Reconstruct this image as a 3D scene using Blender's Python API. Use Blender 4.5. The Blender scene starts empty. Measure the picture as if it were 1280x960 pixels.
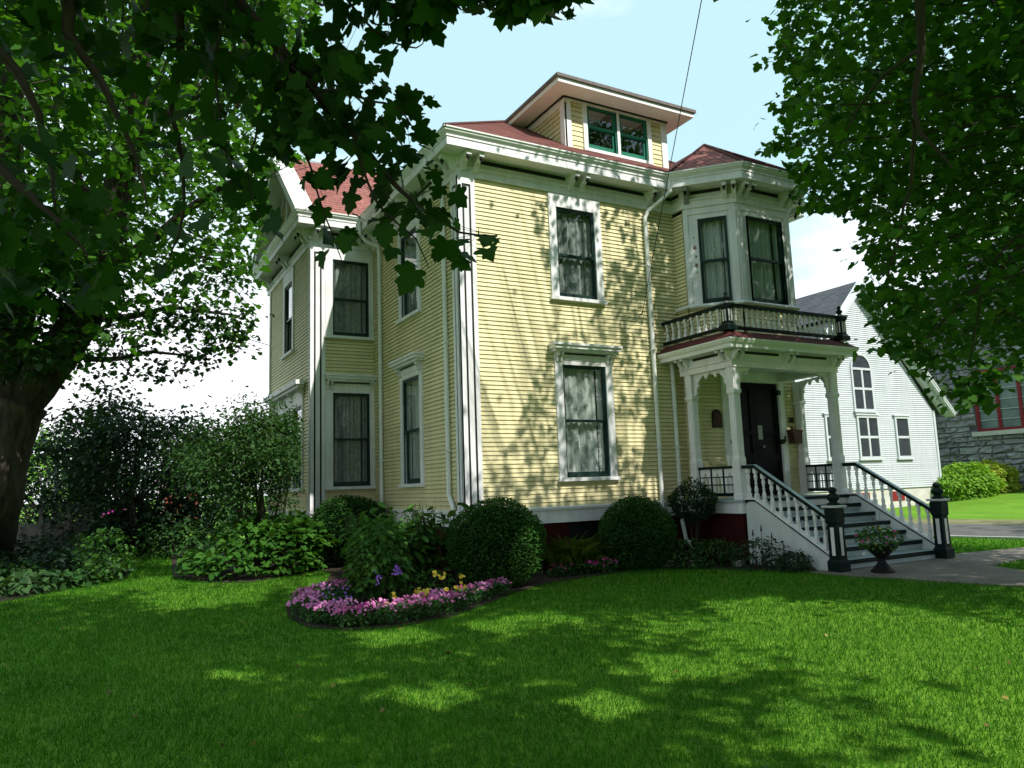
import bpy, math, random
import numpy as np
from mathutils import Vector, Matrix

# ------------------------------------------------------------------ camera, sky, sun, exposure
SC = bpy.context.scene
COL = SC.collection
CAM_P = np.array((-5.35959901, -11.3355664, 0.367367619))
CAM_R = np.array((0.87636959, -0.48038876, -0.03468412))
CAM_U = np.array((-0.03514189, -0.13559734, 0.9901406))
CAM_F = np.array((0.48035549, 0.86651024, 0.13571516))
FPX = 935.787
cam = bpy.data.cameras.new('camera')
cam.sensor_width = 36.0
cam.lens = FPX / 1280.0 * 36.0
cam.clip_start = 0.05
cam.clip_end = 3000
cam_o = bpy.data.objects.new('camera', cam)
COL.objects.link(cam_o)
M = Matrix.Identity(4)
for i in range(3):
    M[i][0] = CAM_R[i]; M[i][1] = CAM_U[i]; M[i][2] = -CAM_F[i]; M[i][3] = CAM_P[i]
cam_o.matrix_world = M
SC.camera = cam_o

SUN_DIR = np.array((0.28, -1.0, 1.15)); SUN_DIR /= np.linalg.norm(SUN_DIR)
SUN_EL = math.asin(SUN_DIR[2]); SUN_AZ = math.atan2(SUN_DIR[0], SUN_DIR[1])
world = bpy.data.worlds.new('World'); SC.world = world
world.use_nodes = True
nt = world.node_tree; nt.nodes.clear()
wo = nt.nodes.new('ShaderNodeOutputWorld'); bg = nt.nodes.new('ShaderNodeBackground')
sky = nt.nodes.new('ShaderNodeTexSky'); sky.sky_type = 'NISHITA'; sky.sun_disc = False
sky.sun_elevation = SUN_EL; sky.sun_rotation = SUN_AZ; sky.air_density = 1.0; sky.dust_density = 1.2; sky.ozone_density = 1.0
tc = nt.nodes.new('ShaderNodeTexCoord'); mp = nt.nodes.new('ShaderNodeMapping'); mp.inputs['Scale'].default_value = (1, 1, 3.2)
cn = nt.nodes.new('ShaderNodeTexNoise'); cn.inputs['Scale'].default_value = 2.1; cn.inputs['Detail'].default_value = 7; cn.inputs['Roughness'].default_value = 0.55
sp = nt.nodes.new('ShaderNodeSeparateXYZ')
mr = nt.nodes.new('ShaderNodeMapRange'); mr.inputs['From Min'].default_value = 0.05; mr.inputs['From Max'].default_value = 0.62; mr.inputs['To Min'].default_value = 0.40; mr.inputs['To Max'].default_value = -0.16
ad = nt.nodes.new('ShaderNodeMath'); ad.operation = 'ADD'
rp = nt.nodes.new('ShaderNodeValToRGB'); rp.color_ramp.elements[0].position = 0.50; rp.color_ramp.elements[1].position = 0.78
mx = nt.nodes.new('ShaderNodeMixRGB'); mx.inputs['Color2'].default_value = (11.5, 11.8, 12.2, 1)
L = nt.links.new
L(tc.outputs['Generated'], mp.inputs['Vector']); L(mp.outputs['Vector'], cn.inputs['Vector'])
L(tc.outputs['Generated'], sp.inputs['Vector']); L(sp.outputs['Z'], mr.inputs['Value'])
L(cn.outputs['Fac'], ad.inputs[0]); L(mr.outputs['Result'], ad.inputs[1]); L(ad.outputs[0], rp.inputs['Fac'])
hz = nt.nodes.new('ShaderNodeMixRGB'); hz.inputs['Fac'].default_value = 0.80; hz.inputs['Color2'].default_value = (6.0, 9.0, 9.8, 1)   # thin bright haze veil
L(sky.outputs['Color'], hz.inputs['Color1'])
L(rp.outputs['Color'], mx.inputs['Fac']); L(hz.outputs['Color'], mx.inputs['Color1']); L(mx.outputs['Color'], bg.inputs['Color'])
bg.inputs['Strength'].default_value = 0.098
L(bg.outputs['Background'], wo.inputs['Surface'])

sun = bpy.data.lights.new('sun', 'SUN'); sun.energy = 5.0; sun.angle = math.radians(0.53); sun.color = (1.0, 0.955, 0.87)
sun_o = bpy.data.objects.new('sun', sun); COL.objects.link(sun_o)
sun_o.rotation_euler = Vector(-SUN_DIR).to_track_quat('-Z', 'Y').to_euler()
sun_o.location = (10, -30, 40)
SC.view_settings.view_transform = 'Standard'
SC.view_settings.look = 'None'
SC.view_settings.exposure = 0.32
SC.view_settings.gamma = 1.0
SC.render.engine = 'CYCLES'
SC.cycles.max_bounces = 7; SC.cycles.diffuse_bounces = 3; SC.cycles.glossy_bounces = 3
SC.cycles.transmission_bounces = 4; SC.cycles.transparent_max_bounces = 10
SC.cycles.use_denoising = True
SC.cycles.sample_clamp_indirect = 6.0

# ------------------------------------------------------------------ measuring helpers
GZ = -1.1
def ray(u, v):
    d = CAM_F * FPX + CAM_R * (u - 640) - CAM_U * (v - 480)
    return d / np.linalg.norm(d)
def at(u, v, dist): return CAM_P + ray(u, v) * dist
def gnd(u, v, z=GZ):
    d = ray(u, v); return CAM_P + d * ((z - CAM_P[2]) / d[2])
def project(P):
    d = np.asarray(P) - CAM_P; z = d @ CAM_F
    z = np.where(np.abs(z) < 1e-6, 1e-6, z)
    return 640 + FPX * (d @ CAM_R) / z, 480 - FPX * (d @ CAM_U) / z, z
def inpoly(x, y, poly):
    x = np.asarray(x, float); y = np.asarray(y, float); r = np.zeros(x.shape, bool)
    n = len(poly)
    for i in range(n):
        x0, y0 = poly[i]; x1, y1 = poly[(i + 1) % n]
        c = ((y0 > y) != (y1 > y)) & (x < (x1 - x0) * (y - y0) / ((y1 - y0) if y1 != y0 else 1e-9) + x0)
        r ^= c
    return r

# ------------------------------------------------------------------ materials
def mat(name, base, rough=0.6, var=0.0, vscale=6.0, bump=0.0, bscale=40.0, spec=0.3, col2=None, stretch=None, coat=0.0):
    m = bpy.data.materials.new(name); m.use_nodes = True
    n = m.node_tree; b = n.nodes['Principled BSDF']
    b.inputs['Base Color'].default_value = (*base, 1); b.inputs['Roughness'].default_value = rough
    b.inputs['Specular IOR Level'].default_value = spec
    if coat: b.inputs['Coat Weight'].default_value = coat; b.inputs['Coat Roughness'].default_value = 0.15
    t = n.nodes.new('ShaderNodeTexCoord'); mpn = n.nodes.new('ShaderNodeMapping')
    if stretch: mpn.inputs['Scale'].default_value = stretch
    n.links.new(t.outputs['Object'], mpn.inputs['Vector'])
    if var > 0 or col2:
        no = n.nodes.new('ShaderNodeTexNoise'); no.inputs['Scale'].default_value = vscale; no.inputs['Detail'].default_value = 6; no.inputs['Roughness'].default_value = 0.6
        n.links.new(mpn.outputs['Vector'], no.inputs['Vector'])
        rr = n.nodes.new('ShaderNodeValToRGB')
        c2 = col2 or tuple(min(1, c * (1 + var)) for c in base); c1 = base if col2 else tuple(c * (1 - var) for c in base)
        rr.color_ramp.elements[0].color = (*c1, 1); rr.color_ramp.elements[0].position = 0.33
        rr.color_ramp.elements[1].color = (*c2, 1); rr.color_ramp.elements[1].position = 0.68
        n.links.new(no.outputs['Fac'], rr.inputs['Fac']); n.links.new(rr.outputs['Color'], b.inputs['Base Color'])
    if bump > 0:
        nb = n.nodes.new('ShaderNodeTexNoise'); nb.inputs['Scale'].default_value = bscale; nb.inputs['Detail'].default_value = 5
        n.links.new(mpn.outputs['Vector'], nb.inputs['Vector'])
        bp = n.nodes.new('ShaderNodeBump'); bp.inputs['Strength'].default_value = bump; bp.inputs['Distance'].default_value = 0.02
        n.links.new(nb.outputs['Fac'], bp.inputs['Height']); n.links.new(bp.outputs['Normal'], b.inputs['Normal'])
    return m

def leaf_mat(name, c1, c2, trans=0.35, tcol=None, rough=0.55, spec=0.16):
    m = bpy.data.materials.new(name); m.use_nodes = True
    n = m.node_tree; b = n.nodes['Principled BSDF']; out = n.nodes['Material Output']
    g = n.nodes.new('ShaderNodeNewGeometry'); rr = n.nodes.new('ShaderNodeValToRGB')
    rr.color_ramp.elements[0].color = (*c1, 1); rr.color_ramp.elements[1].color = (*c2, 1)
    n.links.new(g.outputs['Random Per Island'], rr.inputs['Fac']); n.links.new(rr.outputs['Color'], b.inputs['Base Color'])
    b.inputs['Roughness'].default_value = rough; b.inputs['Specular IOR Level'].default_value = spec
    if trans > 0:
        t = n.nodes.new('ShaderNodeBsdfTranslucent'); ms = n.nodes.new('ShaderNodeMixShader'); ms.inputs[0].default_value = trans
        hv = n.nodes.new('ShaderNodeMixRGB'); hv.blend_type = 'MULTIPLY'; hv.inputs['Fac'].default_value = 1
        hv.inputs['Color2'].default_value = (*(tcol or (1.7, 1.5, 0.5)), 1)
        n.links.new(rr.outputs['Color'], hv.inputs['Color1']); n.links.new(hv.outputs['Color'], t.inputs['Color'])
        n.links.new(b.outputs['BSDF'], ms.inputs[1]); n.links.new(t.outputs['BSDF'], ms.inputs[2]); n.links.new(ms.outputs['Shader'], out.inputs['Surface'])
    return m

def glass_mat(name, tint=(0.86, 0.92, 0.9), refl=1.0):
    m = bpy.data.materials.new(name); m.use_nodes = True
    n = m.node_tree; n.nodes.remove(n.nodes['Principled BSDF']); out = n.nodes['Material Output']
    tr = n.nodes.new('ShaderNodeBsdfTransparent'); tr.inputs['Color'].default_value = (*tint, 1)
    gl = n.nodes.new('ShaderNodeBsdfGlossy'); gl.inputs['Roughness'].default_value = 0.015; gl.inputs['Color'].default_value = (0.95, 0.97, 1, 1)
    fr = n.nodes.new('ShaderNodeFresnel'); fr.inputs['IOR'].default_value = 1.62
    no = n.nodes.new('ShaderNodeTexNoise'); no.inputs['Scale'].default_value = 2.2; t = n.nodes.new('ShaderNodeTexCoord')
    bp = n.nodes.new('ShaderNodeBump'); bp.inputs['Strength'].default_value = 0.06; bp.inputs['Distance'].default_value = 0.05
    n.links.new(t.outputs['Object'], no.inputs['Vector']); n.links.new(no.outputs['Fac'], bp.inputs['Height'])
    n.links.new(bp.outputs['Normal'], gl.inputs['Normal'])
    mu = n.nodes.new('ShaderNodeMath'); mu.operation = 'MULTIPLY'; mu.inputs[1].default_value = refl * 1.6; mu.use_clamp = True
    ms = n.nodes.new('ShaderNodeMixShader')
    ge = n.nodes.new('ShaderNodeNewGeometry'); bf = n.nodes.new('ShaderNodeMath'); bf.operation = 'SUBTRACT'; bf.inputs[0].default_value = 1.0; n.links.new(ge.outputs['Backfacing'], bf.inputs[1])
    fm = n.nodes.new('ShaderNodeMath'); fm.operation = 'MULTIPLY'; n.links.new(mu.outputs[0], fm.inputs[0]); n.links.new(bf.outputs[0], fm.inputs[1])
    n.links.new(fr.outputs['Fac'], mu.inputs[0]); n.links.new(fm.outputs[0], ms.inputs[0])
    n.links.new(tr.outputs['BSDF'], ms.inputs[1]); n.links.new(gl.outputs['BSDF'], ms.inputs[2]); n.links.new(ms.outputs['Shader'], out.inputs['Surface'])
    return m

def shingle_mat(name, c1, c2, mortar, w=0.3, h=0.14):
    m = bpy.data.materials.new(name); m.use_nodes = True
    n = m.node_tree; b = n.nodes['Principled BSDF']; b.inputs['Roughness'].default_value = 0.85; b.inputs['Specular IOR Level'].default_value = 0.2
    a = n.nodes.new('ShaderNodeAttribute'); a.attribute_name = 'flat'
    br = n.nodes.new('ShaderNodeTexBrick'); br.inputs['Color1'].default_value = (*c1, 1); br.inputs['Color2'].default_value = (*c2, 1); br.inputs['Mortar'].default_value = (*mortar, 1)
    br.inputs['Scale'].default_value = 1; br.inputs['Brick Width'].default_value = w; br.inputs['Row Height'].default_value = h; br.inputs['Mortar Size'].default_value = 0.006
    no = n.nodes.new('ShaderNodeTexNoise'); no.inputs['Scale'].default_value = 1.3; no.inputs['Detail'].default_value = 8; no.inputs['Roughness'].default_value = 0.7
    mm = n.nodes.new('ShaderNodeMixRGB'); mm.blend_type = 'MULTIPLY'; mm.inputs['Fac'].default_value = 0.55
    rr = n.nodes.new('ShaderNodeValToRGB'); rr.color_ramp.elements[0].position = 0.3; rr.color_ramp.elements[0].color = (0.55, 0.55, 0.6, 1); rr.color_ramp.elements[1].position = 0.7; rr.color_ramp.elements[1].color = (1.2, 1.15, 1.1, 1)
    n.links.new(a.outputs['Vector'], br.inputs['Vector']); n.links.new(a.outputs['Vector'], no.inputs['Vector']); n.links.new(no.outputs['Fac'], rr.inputs['Fac'])
    n.links.new(br.outputs['Color'], mm.inputs['Color1']); n.links.new(rr.outputs['Color'], mm.inputs['Color2']); n.links.new(mm.outputs['Color'], b.inputs['Base Color'])
    return m

MT = {}
MT['siding'] = mat('yellow_siding_paint', (0.70, 0.63, 0.365), 0.55, var=0.07, vscale=1.4, bump=0.08, bscale=60, stretch=(1, 1, 1))
MT['trim'] = mat('white_trim_paint', (0.77, 0.77, 0.785), 0.5, var=0.09, vscale=2.5, bump=0.05, bscale=30)
MT['gutter'] = mat('white_gutter_metal', (0.74, 0.76, 0.74), 0.35, var=0.05, vscale=3)
MT['dark'] = mat('dark_green_paint', (0.005, 0.015, 0.013), 0.5, var=0.25, vscale=5, spec=0.12)
def boards(m, amt=0.07):
    """each board a slightly different tone, with rain streaks and dust"""
    n = m.node_tree; b = n.nodes['Principled BSDF']; src = b.inputs['Base Color'].links[0].from_socket
    g = n.nodes.new('ShaderNodeNewGeometry'); mr_ = n.nodes.new('ShaderNodeMapRange'); mr_.inputs['To Min'].default_value = 1 - amt; mr_.inputs['To Max'].default_value = 1 + amt * 0.6
    t = n.nodes.new('ShaderNodeTexCoord'); mp_ = n.nodes.new('ShaderNodeMapping'); mp_.inputs['Scale'].default_value = (3.5, 3.5, 0.35)
    no = n.nodes.new('ShaderNodeTexNoise'); no.inputs['Scale'].default_value = 2.0; no.inputs['Detail'].default_value = 8; no.inputs['Roughness'].default_value = 0.7
    m2 = n.nodes.new('ShaderNodeMapRange'); m2.inputs['From Min'].default_value = 0.3; m2.inputs['From Max'].default_value = 0.7; m2.inputs['To Min'].default_value = 0.86; m2.inputs['To Max'].default_value = 1.06
    mu = n.nodes.new('ShaderNodeMath'); mu.operation = 'MULTIPLY'; x = n.nodes.new('ShaderNodeMixRGB'); x.blend_type = 'MULTIPLY'; x.inputs['Fac'].default_value = 1
    n.links.new(g.outputs['Random Per Island'], mr_.inputs['Value']); n.links.new(t.outputs['Object'], mp_.inputs['Vector']); n.links.new(mp_.outputs['Vector'], no.inputs['Vector']); n.links.new(no.outputs['Fac'], m2.inputs['Value'])
    n.links.new(mr_.outputs['Result'], mu.inputs[0]); n.links.new(m2.outputs['Result'], mu.inputs[1]); n.links.new(src, x.inputs['Color1']); n.links.new(mu.outputs[0], x.inputs['Color2']); n.links.new(x.outputs['Color'], b.inputs['Base Color'])
boards(MT['siding']); boards(MT['trim'], 0.03)
MT['sash'] = mat('green_sash_paint', (0.010, 0.032, 0.028), 0.4, var=0.2, vscale=5)
MT['sash2'] = mat('bright_green_sash_paint', (0.012, 0.15, 0.09), 0.4, var=0.15, vscale=5)
MT['black'] = mat('black_line_paint', (0.008, 0.010, 0.012), 0.5)
MT['roof'] = shingle_mat('red_brown_shingle', (0.34, 0.145, 0.125), (0.26, 0.105, 0.095), (0.09, 0.035, 0.032))
MT['roofdk'] = mat('maroon_porch_shingle', (0.10, 0.022, 0.022), 0.8, var=0.3, vscale=12, bump=0.3, bscale=60)
MT['edge'] = mat('weathered_shingle_edge', (0.16, 0.135, 0.13), 0.85, var=0.25, vscale=15)
MT['found'] = mat('dark_red_foundation', (0.042, 0.008, 0.008), 0.85, var=0.25, vscale=4, spec=0.1, bump=0.3, bscale=25)
MT['interior'] = mat('room_interior', (0.05, 0.05, 0.045), 0.9)
MT['curtain'] = mat('lace_curtain', (0.62, 0.62, 0.60), 0.9, var=0.08, vscale=25)
MT['glass'] = glass_mat('window_glass')
MT['darkglass'] = mat('dark_pane', (0.012, 0.014, 0.016), 0.06, spec=0.35)
MT['churchpane'] = mat('grey_pane', (0.040, 0.046, 0.055), 0.08, var=0.2, vscale=2, spec=0.3)
MT['soffit'] = mat('soffit_paint', (0.86, 0.85, 0.86), 0.6, var=0.04)
MT['doorglass'] = mat('dark_screen', (0.006, 0.007, 0.008), 0.5, spec=0.1)
MT['step'] = mat('grey_blue_step_paint', (0.33, 0.40, 0.42), 0.5, var=0.1, vscale=4)
MT['stringer'] = mat('worn_white_board', (0.58, 0.62, 0.62), 0.55, var=0.12, vscale=3, stretch=(1, 1, 0.35))
MT['door'] = mat('black_door_paint', (0.004, 0.005, 0.006), 0.5, spec=0.08)
MT['paper'] = mat('paper', (0.35, 0.36, 0.36), 0.8)
MT['rust'] = mat('rusty_metal', (0.07, 0.025, 0.018), 0.7, var=0.3, vscale=20)
MT['iron'] = mat('dark_iron', (0.012, 0.013, 0.013), 0.6, var=0.2, vscale=20, spec=0.15)
MT['church'] = mat('white_siding_paint', (0.52, 0.55, 0.585), 0.55, var=0.05, vscale=0.7)
boards(MT['church'], 0.05)
MT['slate'] = shingle_mat('grey_slate', (0.13, 0.14, 0.155), (0.095, 0.10, 0.115), (0.04, 0.04, 0.05), 0.35, 0.16)
MT['concrete'] = mat('pale_concrete', (0.52, 0.50, 0.46), 0.9, var=0.12, vscale=2, bump=0.2)
MT['redwin'] = mat('red_window_paint', (0.20, 0.018, 0.022), 0.5)
MT['bark'] = mat('maple_bark', (0.026, 0.021, 0.016), 0.95, col2=(0.085, 0.074, 0.058), vscale=9, bump=1.0, bscale=14, stretch=(1, 1, 0.22))
MT['twig'] = mat('dark_twig', (0.035, 0.028, 0.02), 0.9)
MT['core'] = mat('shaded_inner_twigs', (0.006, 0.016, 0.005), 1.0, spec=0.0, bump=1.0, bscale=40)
MT['soil'] = mat('garden_soil', (0.014, 0.010, 0.007), 1.0, col2=(0.045, 0.030, 0.019), vscale=22, bump=0.9, bscale=30)
MT['walk'] = mat('walkway_concrete', (0.19, 0.165, 0.14), 0.95, var=0.2, vscale=3, bump=0.35, bscale=60)
MT['road'] = mat('asphalt', (0.10, 0.097, 0.09), 0.95, var=0.22, vscale=2.5, bump=0.4, bscale=90)
MT['verge'] = mat('worn_verge', (0.16, 0.15, 0.07), 1.0, var=0.3, vscale=2)
MT['kerb'] = mat('kerb_stone', (0.42, 0.42, 0.42), 0.9, var=0.15, vscale=6)
MT['red'] = mat('red_barn_paint', (0.22, 0.035, 0.025), 0.7, var=0.15, vscale=2)
MT['wood'] = mat('grey_weathered_wood', (0.22, 0.21, 0.19), 0.9, var=0.2, vscale=8, stretch=(1, 1, 0.2))
MT['wire'] = mat('black_cable', (0.02, 0.02, 0.022), 0.6)
MT['beige'] = mat('beige_sandstone', (0.42, 0.36, 0.28), 0.9, var=0.2, vscale=3, bump=0.5, bscale=8)

# lawn soil colour under the blades
def lawn_mat():
    m = mat('lawn_turf', (0.030, 0.085, 0.010), 1.0, bump=0.6, bscale=35, spec=0.1)
    n = m.node_tree; b = n.nodes['Principled BSDF']; t = n.nodes['Texture Coordinate']
    n1 = n.nodes.new('ShaderNodeTexNoise'); n1.inputs['Scale'].default_value = 0.6; n1.inputs['Detail'].default_value = 8; n1.inputs['Roughness'].default_value = 0.7
    n2 = n.nodes.new('ShaderNodeTexNoise'); n2.inputs['Scale'].default_value = 45; n2.inputs['Detail'].default_value = 3
    a = n.nodes.new('ShaderNodeMixRGB'); a.inputs['Fac'].default_value = 0.5
    r = n.nodes.new('ShaderNodeValToRGB'); r.color_ramp.elements[0].position = 0.35; r.color_ramp.elements[0].color = (0.060, 0.150, 0.012, 1); r.color_ramp.elements[1].position = 0.66; r.color_ramp.elements[1].color = (0.160, 0.310, 0.028, 1)
    n.links.new(t.outputs['Object'], n1.inputs['Vector']); n.links.new(t.outputs['Object'], n2.inputs['Vector'])
    n.links.new(n1.outputs['Fac'], a.inputs['Color1']); n.links.new(n2.outputs['Fac'], a.inputs['Color2']); n.links.new(a.outputs['Color'], r.inputs['Fac']); n.links.new(r.outputs['Color'], b.inputs['Base Color'])
    return m
MT['lawn'] = lawn_mat()

def stone_mat():
    m = mat('grey_rock_faced_stone', (0.15, 0.155, 0.165), 0.9, bump=0.8, bscale=7)
    n = m.node_tree; b = n.nodes['Principled BSDF']; t = n.nodes['Texture Coordinate']
    g = n.nodes.new('ShaderNodeNewGeometry'); r = n.nodes.new('ShaderNodeValToRGB')
    r.color_ramp.elements[0].color = (0.13, 0.133, 0.145, 1); r.color_ramp.elements[1].color = (0.38, 0.38, 0.38, 1)
    no = n.nodes.new('ShaderNodeTexNoise'); no.inputs['Scale'].default_value = 3.5; no.inputs['Detail'].default_value = 8
    mm = n.nodes.new('ShaderNodeMixRGB'); mm.inputs['Fac'].default_value = 0.5
    n.links.new(t.outputs['Object'], no.inputs['Vector']); n.links.new(g.outputs['Random Per Island'], mm.inputs['Color1']); n.links.new(no.outputs['Fac'], mm.inputs['Color2'])
    n.links.new(mm.outputs['Color'], r.inputs['Fac']); n.links.new(r.outputs['Color'], b.inputs['Base Color'])
    return m
MT['stone'] = stone_mat()

# ------------------------------------------------------------------ objects, parts and meshes
def tag(o, label=None, cat=None, group=None, kind=None):
    if label: o['label'] = label
    if cat: o['category'] = cat
    if group: o['group'] = group
    if kind: o['kind'] = kind
    return o
def thing(name, loc, label, cat, group=None, kind=None):
    o = bpy.data.objects.new(name, None); COL.objects.link(o); o.location = loc; o.empty_display_size = 0.2
    return tag(o, label, cat, group, kind)
def copy_tree(o, parent=None):
    c = o.copy(); COL.objects.link(c)
    if parent is not None: c.parent = parent
    for ch in list(o.children): copy_tree(ch, c)
    return c

class Frame:
    """origin O, in-plane axes U and V, outward normal N"""
    def __init__(s, O, U, N, V=(0, 0, 1)):
        s.O = np.array(O, float); s.U = np.array(U, float); s.U /= np.linalg.norm(s.U)
        s.N = np.array(N, float); s.N /= np.linalg.norm(s.N); s.V = np.array(V, float); s.V /= np.linalg.norm(s.V)
    def pt(s, a, b, z): return s.O + s.U * a + s.N * b + s.V * z
W0 = Frame((0, 0, 0), (1, 0, 0), (0, 1, 0))     # plain world axes: a = x, b = y, z = z

def clip(poly, lo, hi):
    def cut(P, s, c):
        out = []
        for i in range(len(P)):
            p, q = P[i], P[(i + 1) % len(P)]
            dp, dq = s * (p[1] - c), s * (q[1] - c)
            if dp >= 0: out.append(p)
            if (dp > 0 and dq < 0) or (dp < 0 and dq > 0):
                t = dp / (dp - dq); out.append((p[0] + (q[0] - p[0]) * t, p[1] + (q[1] - p[1]) * t))
        return out
    P = cut(poly, 1, lo)
    return cut(P, -1, hi) if len(P) > 2 else []

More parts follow.
